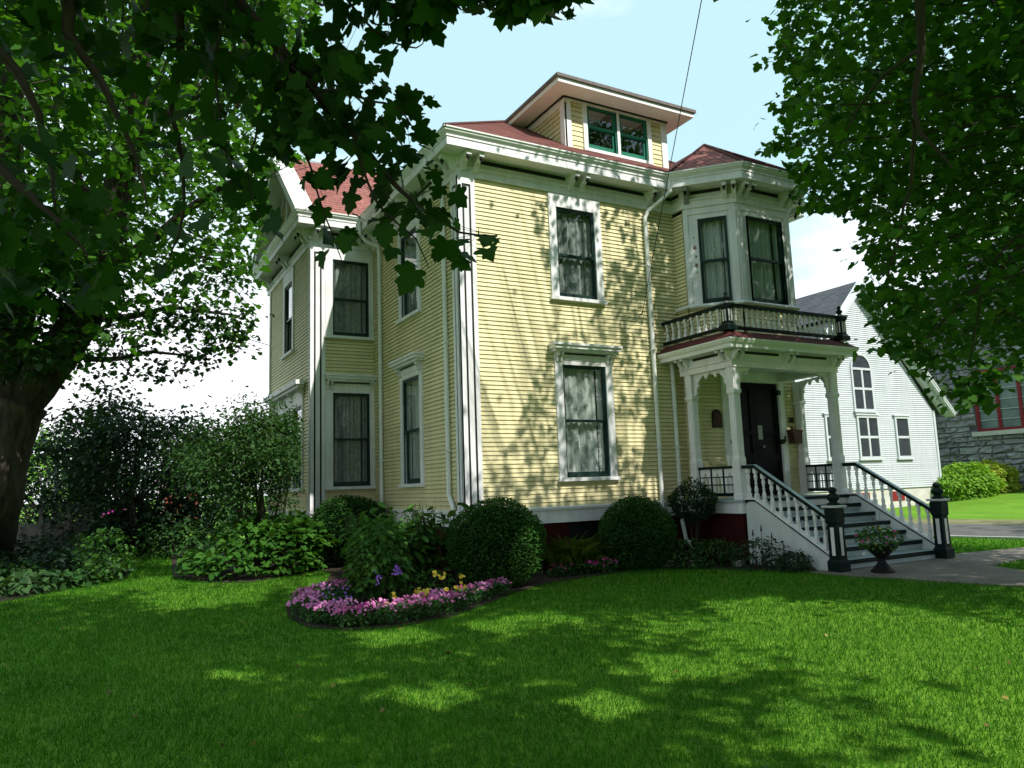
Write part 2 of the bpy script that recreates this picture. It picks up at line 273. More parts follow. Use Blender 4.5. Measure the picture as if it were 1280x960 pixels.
JR = random.Random(3)
class MB:
    def __init__(s): s.v = []; s.f = []; s.flat = {}
    def add(s, vs, fs):
        k = len(s.v); s.v += [tuple(map(float, p)) for p in vs]; s.f += [tuple(i + k for i in f) for f in fs]; return s
    def box(s, F, a0, a1, b0, b1, z0, z1):
        P = [F.pt(a, b, z) for z in (z0, z1) for a, b in ((a0, b0), (a1, b0), (a1, b1), (a0, b1))]
        return s.add(P, [(0, 1, 2, 3), (4, 5, 6, 7), (0, 1, 5, 4), (1, 2, 6, 5), (2, 3, 7, 6), (3, 0, 4, 7)])
    def prism(s, F, poly, b0, b1):
        n = len(poly)
        P = [F.pt(a, b0, z) for a, z in poly] + [F.pt(a, b1, z) for a, z in poly]
        return s.add(P, [tuple(range(n)), tuple(range(n, 2 * n))] + [(i, (i + 1) % n, n + (i + 1) % n, n + i) for i in range(n)])
    def ring(s, F, outer, inner, b0, b1):
        n = len(outer)
        P = [F.pt(a, b, z) for b in (b0, b1) for a, z in outer] + [F.pt(a, b, z) for b in (b0, b1) for a, z in inner]
        fs = []
        for i in range(n):
            j = (i + 1) % n
            fs += [(i, j, 2 * n + j, 2 * n + i), (n + i, n + j, 3 * n + j, 3 * n + i), (i, j, n + j, n + i), (2 * n + i, 2 * n + j, 3 * n + j, 3 * n + i)]
        return s.add(P, fs)
    def tube(s, pts, rad, seg=8, cap=True):
        pts = [np.array(p, float) for p in pts]
        if not hasattr(rad, '__len__'): rad = [rad] * len(pts)
        k = len(s.v); prev = None; vs = []
        for i, p in enumerate(pts):
            t = (pts[min(i + 1, len(pts) - 1)] - pts[max(i - 1, 0)]); t = t / (np.linalg.norm(t) + 1e-9)
            if prev is None:
                ref = np.array((0, 0, 1.)) if abs(t[2]) < 0.9 else np.array((1., 0, 0)); u = np.cross(t, ref)
            else: u = prev - t * (prev @ t)
            u /= np.linalg.norm(u) + 1e-9; prev = u; w = np.cross(t, u)
            for q in range(seg):
                an = 2 * math.pi * q / seg; vs.append(p + (u * math.cos(an) + w * math.sin(an)) * rad[i])
        fs = [(i * seg + q, i * seg + (q + 1) % seg, (i + 1) * seg + (q + 1) % seg, (i + 1) * seg + q) for i in range(len(pts) - 1) for q in range(seg)]
        if cap: fs += [tuple(range(seg)), tuple(range((len(pts) - 1) * seg, len(pts) * seg))]
        return s.add(vs, fs)
    def lathe(s, O, prof, seg=12):
        O = np.array(O, float); vs = []
        for r, z in prof:
            for q in range(seg):
                an = 2 * math.pi * q / seg; vs.append(O + (r * math.cos(an), r * math.sin(an), z))
        n = len(prof)
        fs = [(i * seg + q, i * seg + (q + 1) % seg, (i + 1) * seg + (q + 1) % seg, (i + 1) * seg + q) for i in range(n - 1) for q in range(seg)]
        return s.add(vs, fs + [tuple(range(seg)), tuple(range((n - 1) * seg, n * seg))])
    def sqstack(s, O, prof):
        """square turned post: (half width, z) pairs"""
        O = np.array(O, float); vs = []
        for r, z in prof:
            for q in ((-1, -1), (1, -1), (1, 1), (-1, 1)): vs.append(O + (q[0] * r, q[1] * r, z))
        n = len(prof)
        fs = [(i * 4 + q, i * 4 + (q + 1) % 4, i * 4 + 4 + (q + 1) % 4, i * 4 + 4 + q) for i in range(n - 1) for q in range(4)]
        return s.add(vs, fs + [(0, 1, 2, 3), tuple(range(4 * n - 4, 4 * n))])
    def sweep(s, path, prof):
        """profile (outward offset, z) swept along a ground path with mitred corners; outward = right-hand side"""
        P = [np.array(p, float) for p in path]; n = len(P); m = len(prof); vs = []
        for i in range(n):
            d0 = P[i] - P[i - 1] if i > 0 else P[1] - P[0]
            d1 = P[i + 1] - P[i] if i < n - 1 else P[-1] - P[-2]
            d0 = d0 / np.linalg.norm(d0); d1 = d1 / np.linalg.norm(d1)
            n0 = np.array((d0[1], -d0[0])); n1 = np.array((d1[1], -d1[0]))
            k = n0 + n1; k = k / (k @ n0)
            for o, z in prof: vs.append((*(P[i] + k * o), z))
        fs = [(i * m + q, i * m + (q + 1) % m, (i + 1) * m + (q + 1) % m, (i + 1) * m + q) for i in range(n - 1) for q in range(m)]
        return s.add(vs, fs + [tuple(range(m)), tuple(range((n - 1) * m, n * m))])
    def courses(s, F, poly, e, b0, b1, gap=0.0, rec=0.0, holes=(), zref=None):
        """overlapping boards or shingles laid over a convex polygon (a, z) of the frame's plane"""
        zs = [p[1] for p in poly]; z = min(zs) if zref is None else zref; zmax = max(zs)
        while z < zmax - 1e-4:
            top = z + e
            for P in [clip(poly, z, top)]:
                if len(P) < 3: continue
                parts = [P]
                if holes:
                    a0, a1 = min(p[0] for p in P), max(p[0] for p in P); spans = [(a0, a1)]; zc = (z + min(top, zmax)) / 2
                    for h in holes:
                        if h[2] < zc < h[3]:
                            ns = []
                            for x0, x1 in spans:
                                if h[1] <= x0 or h[0] >= x1: ns.append((x0, x1)); continue
                                if h[0] > x0: ns.append((x0, h[0]))
                                if h[1] < x1: ns.append((h[1], x1))
                            spans = ns
                    zt = min(top, zmax); cs = []
                    for x0, x1 in spans:
                        while x1 - x0 > 3.2:
                            w_ = JR.uniform(1.2, 3.0); cs.append((x0, x0 + w_ - 0.0025)); x0 += w_
                        cs.append((x0, x1))
                    parts = [[(x0, z), (x1, z), (x1, zt), (x0, zt)] for x0, x1 in cs if x1 - x0 > 0.004]
                for Q in parts:
                    if gap > 0: Q = clip(Q, z, top - gap)
                    if len(Q) < 3: continue
                    bf = lambda zz: b0 + (b1 - b0) * (zz - z) / e
                    vs = [F.pt(a, bf(zz), zz) for a, zz in Q]; n = len(Q); fs = [tuple(range(n))]
                    fl = [(a, zz, 0) for a, zz in Q]
                    lo = [q for q in Q if q[1] < z + 1e-5]
                    if len(lo) >= 2:
                        x0, x1 = min(q[0] for q in lo), max(q[0] for q in lo)
                        vs += [F.pt(x0, b0, z), F.pt(x1, b0, z), F.pt(x1, rec, z), F.pt(x0, rec, z)]; fs.append((n, n + 1, n + 2, n + 3)); fl += [(x0, z, 0), (x1, z, 0), (x1, z, 0), (x0, z, 0)]
                        m = len(vs); zt = min(top, zmax)
                        if gap > 0 and zt > z + gap:
                            zg = zt - gap; hi = [q for q in Q if q[1] > zg - 1e-4]
                            if len(hi) >= 2:
                                x0, x1 = min(q[0] for q in hi), max(q[0] for q in hi)
                                vs += [F.pt(x0, bf(zg), zg), F.pt(x1, bf(zg), zg), F.pt(x1, rec, zg), F.pt(x0, rec, zg), F.pt(x1, rec, zt), F.pt(x0, rec, zt)]
                                fs += [(m, m + 1, m + 2, m + 3), (m + 3, m + 2, m + 4, m + 5)]; fl += [(x0, zg, 0)] * 6
                    k = len(s.v); s.add(vs, fs)
                    for i, q in enumerate(fl): s.flat[k + i] = q
            z = top
        return s
    def build(s, name, m, parent=None, smooth=False, base=None):
        me = bpy.data.meshes.new(name); V = s.v
        o = bpy.data.objects.new(name, me); COL.objects.link(o)
        if parent is not None:
            o.parent = parent; w = np.zeros(3); q = parent
            while q is not None: w += np.array(q.location); q = q.parent
            V = [(p[0] - w[0], p[1] - w[1], p[2] - w[2]) for p in V]
        elif base is not None:
            o.location = base; V = [(p[0] - base[0], p[1] - base[1], p[2] - base[2]) for p in V]
        me.from_pydata(V, [], s.f)
        if s.flat:
            at_ = me.attributes.new('flat', 'FLOAT_VECTOR', 'POINT')
            arr = np.zeros((len(V), 3), np.float32)
            for i, q in s.flat.items(): arr[i] = q
            at_.data.foreach_set('vector', arr.ravel())
        me.materials.append(m)
        if smooth: me.polygons.foreach_set('use_smooth', [True] * len(me.polygons))
        me.update()
        return o

# leaf outlines, y from stalk to tip
def mirror(r, tip): return [(0.0, 0.0)] + r + [tip] + [(-x, y) for x, y in reversed(r)]
T_MAPLE = mirror([(0.05, -0.01), (0.20, -0.11), (0.38, -0.10), (0.45, 0.02), (0.36, 0.12), (0.47, 0.17), (0.56, 0.23), (0.64, 0.40), (0.52, 0.47), (0.42, 0.46), (0.31, 0.49), (0.36, 0.62), (0.37, 0.76), (0.24, 0.76), (0.15, 0.86)], (0, 1.02))
T_MAPLE_S = mirror([(0.30, -0.09), (0.36, 0.12), (0.60, 0.38), (0.35, 0.47), (0.35, 0.73)], (0, 1.0))
T_OVAL = mirror([(0.22, 0.22), (0.27, 0.5), (0.17, 0.8)], (0, 1.0))
T_SMALL = [(0, 0), (0.3, 0.45), (0, 1.0), (-0.3, 0.45)]
T_BLADE = [(-0.5, 0), (0.5, 0), (0, 1.0)]
T_HEART = mirror([(0.22, -0.10), (0.42, 0.08), (0.44, 0.34), (0.30, 0.64)], (0, 1.0))
T_FERN = mirror([(0.10, 0.1), (0.34, 0.30), (0.12, 0.36), (0.30, 0.58), (0.10, 0.62)], (0, 1.0))

def leaf_mesh(name, pos, dirv, nor, size, tmpl, m, parent=None, width=1.0, fold=0.18, droop=0.18, base=None, curl=0.0):
    pos = np.asarray(pos, float); N = len(pos); T = np.array(tmpl, float); K = len(T)
    d = dirv / (np.linalg.norm(dirv, axis=1, keepdims=True) + 1e-9)
    n = nor - d * np.sum(nor * d, axis=1, keepdims=True); n /= np.linalg.norm(n, axis=1, keepdims=True) + 1e-9
    x = np.cross(d, n); size = np.asarray(size, float).reshape(N, 1, 1)
    wd = np.asarray(width, float).reshape(-1, 1, 1) if hasattr(width, '__len__') else width
    if curl:
        fo = fold * (1 + curl * np.random.default_rng(N).normal(size=(N, 1))); dr2 = droop * (1 + curl * np.random.default_rng(N + 1).normal(size=(N, 1))); tw = 0.25 * curl * np.random.default_rng(N + 2).normal(size=(N, 1))
        tz = fo * np.abs(T[None, :, 0]) - dr2 * T[None, :, 1] ** 2 + tw * T[None, :, 0] * T[None, :, 1]
    else: tz = np.tile(fold * np.abs(T[:, 0]) - droop * T[:, 1] ** 2, (N, 1))
    V = pos[:, None, :] + size * (x[:, None, :] * T[None, :, 0:1] * wd + d[:, None, :] * T[None, :, 1:2] + n[:, None, :] * tz[:, :, None])
    o = mesh_np(name, V.reshape(-1, 3), N, K, m, parent, base)
    return o
def mesh_np(name, V, N, K, m, parent=None, base=None):
    me = bpy.data.meshes.new(name); o = bpy.data.objects.new(name, me); COL.objects.link(o)
    w = np.zeros(3)
    if parent is not None:
        o.parent = parent; q = parent
        while q is not None: w += np.array(q.location); q = q.parent
    elif base is not None: w = np.array(base, float); o.location = base
    V = V - w
    me.vertices.add(N * K); me.loops.add(N * K); me.polygons.add(N)
    me.vertices.foreach_set('co', V.astype(np.float32).ravel())
    me.loops.foreach_set('vertex_index', np.arange(N * K, dtype=np.int32))
    me.polygons.foreach_set('loop_start', np.arange(0, N * K, K, dtype=np.int32))
    me.polygons.foreach_set('loop_total', np.full(N, K, np.int32))
    me.materials.append(m); me.update(calc_edges=True); me.validate()
    return o
def unit(v): return v / (np.linalg.norm(v, axis=-1, keepdims=True) + 1e-9)
# ================================================================== THE YELLOW HOUSE
H = 5.8; XB = 4.829; YB = -0.313; WX = -1.391; D1 = 4.717; D2 = 9.169; WR = 8.0
BX0, BX1, BYF = 5.544, 7.01, -1.065           # canted bay front
XB2 = BX1 + (BX0 - XB)
house = thing('yellow_house', (0, 0, GZ), 'two storey pale yellow clapboard house with white trim, red roof, bay window and columned porch', 'house')

def inst(proto, loc, rotz, parent, first):
    """place proto itself the first time, then linked copies with their children"""
    if first: o = proto; o.parent = parent
    else: o = copy_tree(proto, parent)
    w = np.zeros(3); q = parent
    while q is not None: w += np.array(q.location); q = q.parent
    o.location = (loc[0] - w[0], loc[1] - w[1], loc[2] - w[2]); o.rotation_euler = (0, 0, rotz)
    return o
def rot_for(n): return math.atan2(n[1], n[0]) + math.pi / 2

FR = Frame((0, 0, 0), (1, 0, 0), (0, -1, 0))                 # main front
FL = Frame((0, 0, 0), (0, 1, 0), (-1, 0, 0))                 # main left side, a = y
FW = Frame((0, D1, 0), (1, 0, 0), (0, -1, 0))                # wing front, a = x
FS = Frame((WX, 0, 0), (0, 1, 0), (-1, 0, 0))                # wing side, a = y
FE = Frame((0, YB, 0), (1, 0, 0), (0, -1, 0))                # entry wall
FB = Frame((0, BYF, 0), (1, 0, 0), (0, -1, 0))               # bay front
FC = Frame((XB, YB, 0), (BX0 - XB, BYF - YB, 0), (BYF - YB, -(BX0 - XB), 0))   # bay left cant
CLEN = math.hypot(BX0 - XB, BYF - YB)
FC2 = Frame((XB2, YB, 0), (BX1 - XB2, BYF - YB, 0), (-(BYF - YB), -(XB2 - BX1), 0))
FDL = Frame((XB, 0, 0), (0, -1, 0), (-1, 0, 0))              # bay left return, a = -y
FD = Frame((0, 0.44, 0), (1, 0, 0), (0, -1, 0))              # dormer front
FDS = Frame((2.59, 0, 0), (0, 1, 0), (-1, 0, 0))             # dormer left side
EXP = 0.0755
rng = np.random.default_rng(7)

HOLES = {}
CURT = [MT['curtain'], mat('thin_curtain', (0.46, 0.47, 0.45), 0.9, var=0.15, vscale=30), mat('grey_lace_curtain', (0.24, 0.25, 0.24), 0.9, var=0.3, vscale=14)]
def window(F, key, a0, a1, z0, z1, cas=0.15, casr=None, head=0.17, hood=False, sill=True, sash='sash', curtain=True, zm=None, name='window', hw=0.12, down=0.0, hoodz=0.20, bare=False, st=0.05, br2=0.10):
    casr = cas if casr is None else casr
    HOLES.setdefault(key, []).append((a0 - 0.03, a1 + 0.03, z0 - 0.03, z1 + 0.03))
    m = MB()
    m.box(F, a0 - cas, a0, -0.10, 0.045, z0 - down, z1); m.box(F, a1, a1 + casr, -0.10, 0.045, z0 - down, z1)
    m.box(F, a0 - cas, a1 + casr, -0.10, 0.047, z1, z1 + head); m.box(F, a0, a1, -0.14, 0.02, z0 - 0.06, z0)
    w = m.build(name, MT['trim'], house)
    zm = zm if zm else (z0 + z1) / 2
    s = MB()
    for (p0, p1, b0, b1, br, tr) in ((zm - 0.02, z1, -0.030, 0.004, 0.045, 0.06), (z0, zm + 0.02, -0.068, -0.034, br2, 0.04)):
        s.box(F, a0, a0 + st, b0, b1, p0, p1); s.box(F, a1 - st, a1, b0, b1, p0, p1)
        s.box(F, a0 + st, a1 - st, b0, b1, p0, p0 + br); s.box(F, a0 + st, a1 - st, b0, b1, p1 - tr, p1)
    s.box(F, a0 + 0.001, a0 + 0.03, 0.005, 0.02, z0, z1); s.box(F, a1 - 0.03, a1 - 0.001, 0.005, 0.02, z0, z1); s.box(F, a0 + 0.031, a1 - 0.031, 0.005, 0.02, z1 - 0.035, z1 - 0.001)
    s.build('sash', MT[sash], w)
    g = MB()
    for p0, p1, b in ((zm - 0.02, z1, -0.014), (z0, zm + 0.02, -0.052)):
        g.add([F.pt(a0 + 0.02, b, p0 + 0.01), F.pt(a1 - 0.02, b, p0 + 0.01), F.pt(a1 - 0.02, b, p1 - 0.01), F.pt(a0 + 0.02, b, p1 - 0.01)], [(0, 1, 2, 3) if np.dot(np.cross(F.U, F.V), F.N) > 0 else (3, 2, 1, 0)])
    g.build('pane', MT['glass'], w)
    if curtain:
        c = MB(); nx = 72; ph = rng.uniform(0, 6, 4); fq = rng.uniform(38, 75); am = 0.018
        cols = [(a0 + 0.02, a0 + (a1 - a0) * rng.uniform(0.74, 0.86))] if not bare else [(a0 + 0.02, a0 + (a1 - a0) * 0.55)]
        cols.append((cols[0][1] + (a1 - a0) * 0.03, a1 - 0.015))
        for c0, c1 in cols:
            vs = []
            for j, zz in enumerate((z0, z0 + (z1 - z0) * 0.5, z1)):
                for i in range(nx + 1):
                    t = i / nx; x = t * (c1 - c0)
                    b = -0.115 + am * math.sin(x * fq + ph[0]) + am * 0.7 * math.sin(x * 0.6 * fq + ph[1] + 0.3 * j) + 0.006 * math.sin(x * 140 + ph[2])
                    vs.append(F.pt(c0 + x, b, zz))
            n1 = nx + 1
            c.add(vs, [(j * n1 + i, j * n1 + i + 1, (j + 1) * n1 + i + 1, (j + 1) * n1 + i) for j in range(2) for i in range(nx)])
        c.build('curtain', CURT[len(HOLES.get(key)) % 3] if key != 'wing' else CURT[2], w, smooth=True)
    r = MB(); x0, x1, y0, y1 = a0 - 0.1, a1 + 0.1, z0 - 0.1, z1 + 0.1
    P = [F.pt(a, b, z) for b in (-0.105, -0.75) for a, z in ((x0, y0), (x1, y0), (x1, y1), (x0, y1))]
    r.add(P, [(0, 1, 5, 4), (1, 2, 6, 5), (2, 3, 7, 6), (3, 0, 4, 7), (4, 5, 6, 7)])
    r.build('recess', MT['interior'], w)
    if sill:
        q = MB(); q.box(F, a0 - cas - 0.03, a1 + casr + 0.03, -0.02, 0.095, z0 - 0.065 - down, z0 - 0.003 - down)
        q.build('sill', MT['trim'], w)
    if hood:
        h = MB(); zz = z1 + head; e0, e1 = a0 - cas - hw, a1 + casr + hw
        h.box(F, a0 - cas + 0.002, a1 + casr - 0.002, 0.0, 0.06, zz + 0.002, z1 + hoodz)
        h.box(F, e0 + 0.06, e1 - 0.06, 0.0, 0.17, z1 + hoodz + 0.001, z1 + hoodz + 0.05)
        h.box(F, e0 + 0.02, e1 - 0.02, 0.0, 0.22, z1 + hoodz + 0.051, z1 + hoodz + 0.11); h.box(F, e0, e1, 0.0, 0.25, z1 + hoodz + 0.111, z1 + hoodz + 0.15)
        for ac in (a0 - cas * 0.75, a0 - cas * 0.25, a1 + casr * 0.25, a1 + casr * 0.75):
            G2 = Frame(F.pt(ac, 0, 0), F.N, F.U)
            t = z1 + hoodz; h.prism(G2, [(0.061, t), (0.15, t), (0.14, t - 0.05), (0.09, t - 0.09), (0.075, t - 0.16), (0.061, t - 0.18)], -0.022, 0.022)
        h.build('hood', MT['trim'], w)
        k = MB(); k.box(F, a0, a1, 0.061, 0.066, z1 + hoodz - 0.035, z1 + hoodz - 0.006)
        k.build('hood_line', MT['black'], w)
    return w

# windows of the main block, wing and bay
window(FR, 'front', 1.963, 2.921, 0.491, 2.533, cas=0.158, casr=0.15, head=0.08, hood=True, hoodz=0.22)
window(FR, 'front', 1.968, 2.832, 3.80, 5.533, cas=0.16, casr=0.145, head=0.26, zm=4.62)
window(FL, 'left', 1.93, 2.84, 0.49, 2.56, cas=0.14, head=0.10, hood=True, hoodz=0.24)
window(FL, 'left', 1.93, 2.84, 3.82, 5.53, cas=0.14, head=0.26, zm=4.6, bare=True)
window(FW, 'wing', -0.941, -0.116, 0.496, 2.527, cas=0.165, casr=0.11, head=0.22, hood=True, hoodz=0.24, hw=0.03)
window(FW, 'wing', -0.941, -0.116, 3.80, 5.532, cas=0.165, casr=0.11, head=0.26, zm=4.64)
window(FS, 'side', 6.48, 7.31, 3.75, 5.47, cas=0.14, head=0.32, zm=4.6)
for k in range(3):
    a = 5.46 + k * 1.02
    window(FS, 'side', a, a + 0.86, 0.50, 2.33, cas=0.08, head=0.36, sill=False)
m = MB(); m.box(FS, 5.28, 8.46, 0.0, 0.10, 0.42, 0.485); m.build('window_sill', MT['trim'], house)
m = MB(); m.box(FS, 5.20, 8.75, 0.046, 0.19, 2.70, 2.76); m.box(FS, 5.12, 8.86, 0.047, 0.25, 2.761, 2.86)
for a in (5.33, 5.41, 6.39, 7.41, 8.40, 8.48):
    m.prism(Frame(FS.pt(a, 0, 0), FS.N, FS.U), [(0.048, 2.70), (0.17, 2.70), (0.14, 2.62), (0.08, 2.58), (0.048, 2.48)], -0.02, 0.02)
m.build('window_hood', MT['trim'], house)
# bay windows
window(FC, 'cant', 0.285, 0.845, 3.82, 5.555, cas=0.0, casr=0.0, head=0.03, sill=False, zm=4.68)
window(FB, 'bayf', 5.80, 6.77, 3.81, 5.56, cas=0.0, casr=0.0, head=0.03, sill=False, zm=4.70)
window(FC2, 'cant2', 0.285, 0.845, 3.82, 5.555, cas=0.0, casr=0.0, head=0.03, sill=False, zm=4.68)
# dormer windows
window(FD, 'dormer', 3.11, 3.855, 7.105, 8.03, cas=0.10, casr=0.0, head=0.03, sash='sash2', st=0.07, br2=0.13, sill=False, zm=7.60, name='dormer_window', curtain=False)
window(FD, 'dormer', 3.925, 4.67, 7.105, 8.03, cas=0.07, casr=0.10, head=0.03, sash='sash2', st=0.07, br2=0.13, sill=False, zm=7.60, name='dormer_window', curtain=False)

# clapboard walls
def wall(F, poly, holes=(), name='wall', zref=0.0, e=EXP):
    m = MB(); m.courses(F, poly, e, 0.022, 0.005, gap=0.0115, rec=-0.012, holes=holes, zref=zref)
    return m.build(name, MT['siding'], house)
rect = lambda a0, a1, z0, z1: [(a0, z0), (a1, z0), (a1, z1), (a0, z1)]
wall(FR, rect(0.27, XB, 0, H + 0.05), HOLES['front'])
wall(FL, rect(0.27, D1, 0, H + 0.05), HOLES['left'])
wall(FW, rect(-1.12, 0.0, 2.93, 3.80)); wall(FW, rect(-1.12, 0.0, 0, 0.46))
wall(FS, rect(D1 + 0.10, D2 - 0.12, 0, H + 0.05), HOLES['side'])
wall(FDL, rect(0.0, -YB, 0, 5.72))
wall(FE, rect(XB + 0.002, 5.52, 0, 2.6)); wall(FE, rect(7.28, 7.70, 0, 2.6))
wall(FC, rect(0.02, CLEN - 0.02, 2.95, 3.78)); wall(FB, rect(BX0 + 0.02, BX1 - 0.02, 2.95, 3.78)); wall(FC2, rect(0.02, CLEN - 0.02, 2.95, 3.78))
# backing walls behind the boards, the unseen rear and right side
m = MB()
m.box(FB, XB + 0.1, XB2 - 0.1, -0.02 + YB * 0 - 0.72, -0.70, 2.9, 5.9)
m.box(W0, WR - 0.02, WR, 0.0, 8.0, 0, H + 0.3); m.box(W0, 7.68, 7.70, YB + 0.02, 0.0, 0, 2.9); m.box(W0, 7.70, WR, 0.0, 0.02, 0, 3.0); m.box(W0, 0.0, WR, 7.98, 8.0, 0, H + 0.3); m.box(W0, WX, 0.0, D2 - 0.02, D2, 0, H + 0.3)
m.box(W0, XB2 - 0.02, XB2, YB, 0.0, 2.9, H + 0.2)
m.build('rear_wall', MT['siding'], house)
# white panels of the wing front behind its two windows
m = MB()
for z0, z1 in ((0.46, 2.93), (3.74, H)):
    m.box(FW, -1.109, -0.95, -0.02, 0.012, z0, z1); m.box(FW, -0.112, -0.002, -0.02, 0.012, z0, z1)
    m.box(FW, -0.95, -0.112, -0.02, 0.011, z1 - 0.26, z1)
m.build('window_panel', MT['trim'], house)
# bay panels: boards round the sashes, corner posts
m = MB()
for F, n in ((FC, CLEN), (FC2, CLEN)):
    m.box(F, 0.0, 0.285, -0.10, 0.0, 3.80, 5.80); m.box(F, 0.845, n, -0.10, 0.0, 3.80, 5.80); m.box(F, 0.285, 0.845, -0.10, 0.001, 5.586, 5.80)
    m.box(F, 0.03, 0.10, 0.0005, 0.022, 3.80, 5.80); m.box(F, n - 0.13, n - 0.012, 0.0005, 0.022, 3.80, 5.80); m.box(F, 0.10, n - 0.13, 0.0005, 0.021, 5.67, 5.80)
m.box(FB, BX0, 5.80, -0.10, 0.0, 3.80, 5.80); m.box(FB, 6.77, BX1, -0.10, 0.0, 3.80, 5.80); m.box(FB, 5.80, 6.77, -0.10, 0.001, 5.591, 5.80)
m.box(FB, BX0 + 0.012, BX0 + 0.13, 0.0005, 0.022, 3.80, 5.80); m.box(FB, BX1 - 0.13, BX1 - 0.012, 0.0005, 0.022, 3.80, 5.80); m.box(FB, BX0 + 0.13, BX1 - 0.13, 0.0005, 0.021, 5.67, 5.80)
m.build('bay_panel', MT['trim'], house)
m = MB(); m.sweep([(XB, 0), (XB, YB), (BX0, BYF), (BX1, BYF), (XB2, YB), (XB2, 0)], [(-0.05, 3.735), (0.075, 3.735), (0.09, 3.765), (0.06, 3.80), (-0.05, 3.80)])
m.build('bay_sill', MT['trim'], house)
# peeling paint patches on the bay's white panel
PEEL = mat('bare_wood_patch', (0.22, 0.15, 0.12), 0.9)
for a, z, r in ((0.20, 4.98, 0.045), (0.215, 4.80, 0.03), (0.21, 4.62, 0.05), (0.22, 4.47, 0.022), (0.19, 5.2, 0.018)):
    pts = [(a + r * (0.7 + 0.5 * rng.random()) * math.cos(t) * 0.7, z + r * (0.8 + 0.5 * rng.random()) * math.sin(t)) for t in np.linspace(0, 2 * math.pi, 9)[:-1]]
    m = MB(); m.prism(FC, pts, 0.0006, 0.0026); m.build('peeled_patch', PEEL, house)

# corner boards with their black inset lines
def corner_board(F, a0, a1, z0, z1):
    m = MB(); m.box(F, a0, a1, -0.02, 0.030, z0, z1)
    w = (a1 - a0)
    m.box(F, a0, a0 + w * 0.24, 0.030, 0.046, z0, z1); m.box(F, a1 - w * 0.24, a1, 0.030, 0.046, z0, z1); m.box(F, a0 + w * 0.24, a1 - w * 0.24, 0.030, 0.045, z1 - 0.14, z1)
    m.box(F, a0 + w * 0.36, a1 - w * 0.36, 0.030, 0.044, z0, z1 - 0.19)
    o = m.build('corner_board', MT['trim'], house)
    k = MB(); k.box(F, a0 + w * 0.242, a0 + w * 0.358, 0.0305, 0.034, z0, z1 - 0.142); k.box(F, a1 - w * 0.358, a1 - w * 0.242, 0.0305, 0.034, z0, z1 - 0.142); k.box(F, a0 + w * 0.36, a1 - w * 0.36, 0.0305, 0.0335, z1 - 0.188, z1 - 0.142)
    k.build('corner_line', MT['black'], o)
corner_board(FR, -0.046, 0.28, 0.0, H); corner_board(FL, -0.040, 0.28, 0.0, H)
corner_board(FW, WX - 0.046, WX + 0.28, 0.0, H); corner_board(FS, D1 - 0.040, D1 + 0.12, 0.0, H); corner_board(FS, D2 - 0.14, D2, 0.0, H)

# foundation and water table
fp = [(WX, D2), (WX, D1), (0, D1), (0, 0), (XB, 0), (XB, YB)]
m = MB(); m.sweep(fp, [(-0.3, GZ - 0.1), (-0.03, GZ - 0.1), (-0.03, -0.28), (-0.3, -0.28)]); m.box(W0, WR - 0.2, WR, 0, 8, GZ, 0)
m.build('foundation', MT['found'], house)
m = MB(); m.sweep(fp, [(-0.04, -0.285), (0.03, -0.285), (0.03, -0.075), (0.055, -0.06), (0.06, -0.02), (0.03, -0.002), (-0.04, -0.002)])
m.build('water_table', MT['trim'], house)
m = MB(); m.box(FR, 2.0, 2.75, -0.10, -0.025, -0.75, -0.32); m.build('cellar_window', MT['black'], house)

# cornice, frieze, gutter
cp = [(WX, D2 + 0.3), (WX, D1), (0, D1), (0, 0), (XB, 0), (XB, YB), (BX0, BYF), (BX1, BYF), (XB2, YB), (XB2, 0), (WR, 0), (WR, 8.3)]
m = MB(); m.sweep(cp, [(-0.03, H), (0.050, H), (0.050, H + 0.12), (0.085, H + 0.15), (0.085, H + 0.175), (0.035, H + 0.18), (0.035, 6.16), (-0.03, 6.16)])
m.build('frieze', MT['trim'], house)
m = MB(); m.sweep(cp, [(-0.02, 6.155), (0.385, 6.155), (0.385, 6.30), (0.40, 6.30), (0.40, 6.335), (-0.02, 6.335)])
m.build('cornice', MT['trim'], house)
m = MB(); m.sweep(cp, [(0.34, 6.338), (0.405, 6.338), (0.42, 6.36), (0.445, 6.385), (0.452, 6.42), (0.47, 6.425), (0.47, 6.45), (0.45, 6.45), (0.44, 6.43), (0.34, 6.40)])
m.build('gutter', MT['gutter'], house)
# scroll brackets in pairs, each with a dark turned drop
m = MB(); Fb = Frame((0, 0, 0), (0, -1, 0), (1, 0, 0))
m.prism(Fb, [(0.035, 0), (0.33, 0), (0.335, -0.075), (0.27, -0.085), (0.17, -0.13), (0.12, -0.21), (0.075, -0.26), (0.035, -0.28)], -0.045, 0.045)
brk = m.build('bracket', MT['trim'])
m = MB(); m.lathe((0, -0.29, -0.09), [(0.02, 0.012), (0.034, -0.012), (0.034, -0.03), (0.014, -0.04), (0.022, -0.055), (0.004, -0.085)], 8)
m.build('bracket_drop', MT['black'], brk, smooth=True)
FIRST = [True]
def bracket_pair(F, a, gap=0.125):
    for q in (-1, 1):
        p = F.pt(a + q * gap, 0, 6.152); inst(brk, p, rot_for(F.N), house, FIRST[0]); FIRST[0] = False
for a in (0.18, 2.42, 4.30): bracket_pair(FR, a)
for a in (0.18, 2.36, 4.45): bracket_pair(FL, a)
for a in (D1 + 0.2, 6.9, D2 - 0.1): bracket_pair(FS, a)
for a in (WX + 0.18, -0.25): bracket_pair(FW, a)
for a in (0.10, CLEN - 0.1): bracket_pair(FC, a, 0.09 if a > 0.5 else 0.0)
for a in (BX0 + 0.12, BX1 - 0.12): bracket_pair(FB, a, 0.09)
for a in (0.10, CLEN - 0.1): bracket_pair(FC2, a, 0.09)
m = MB()
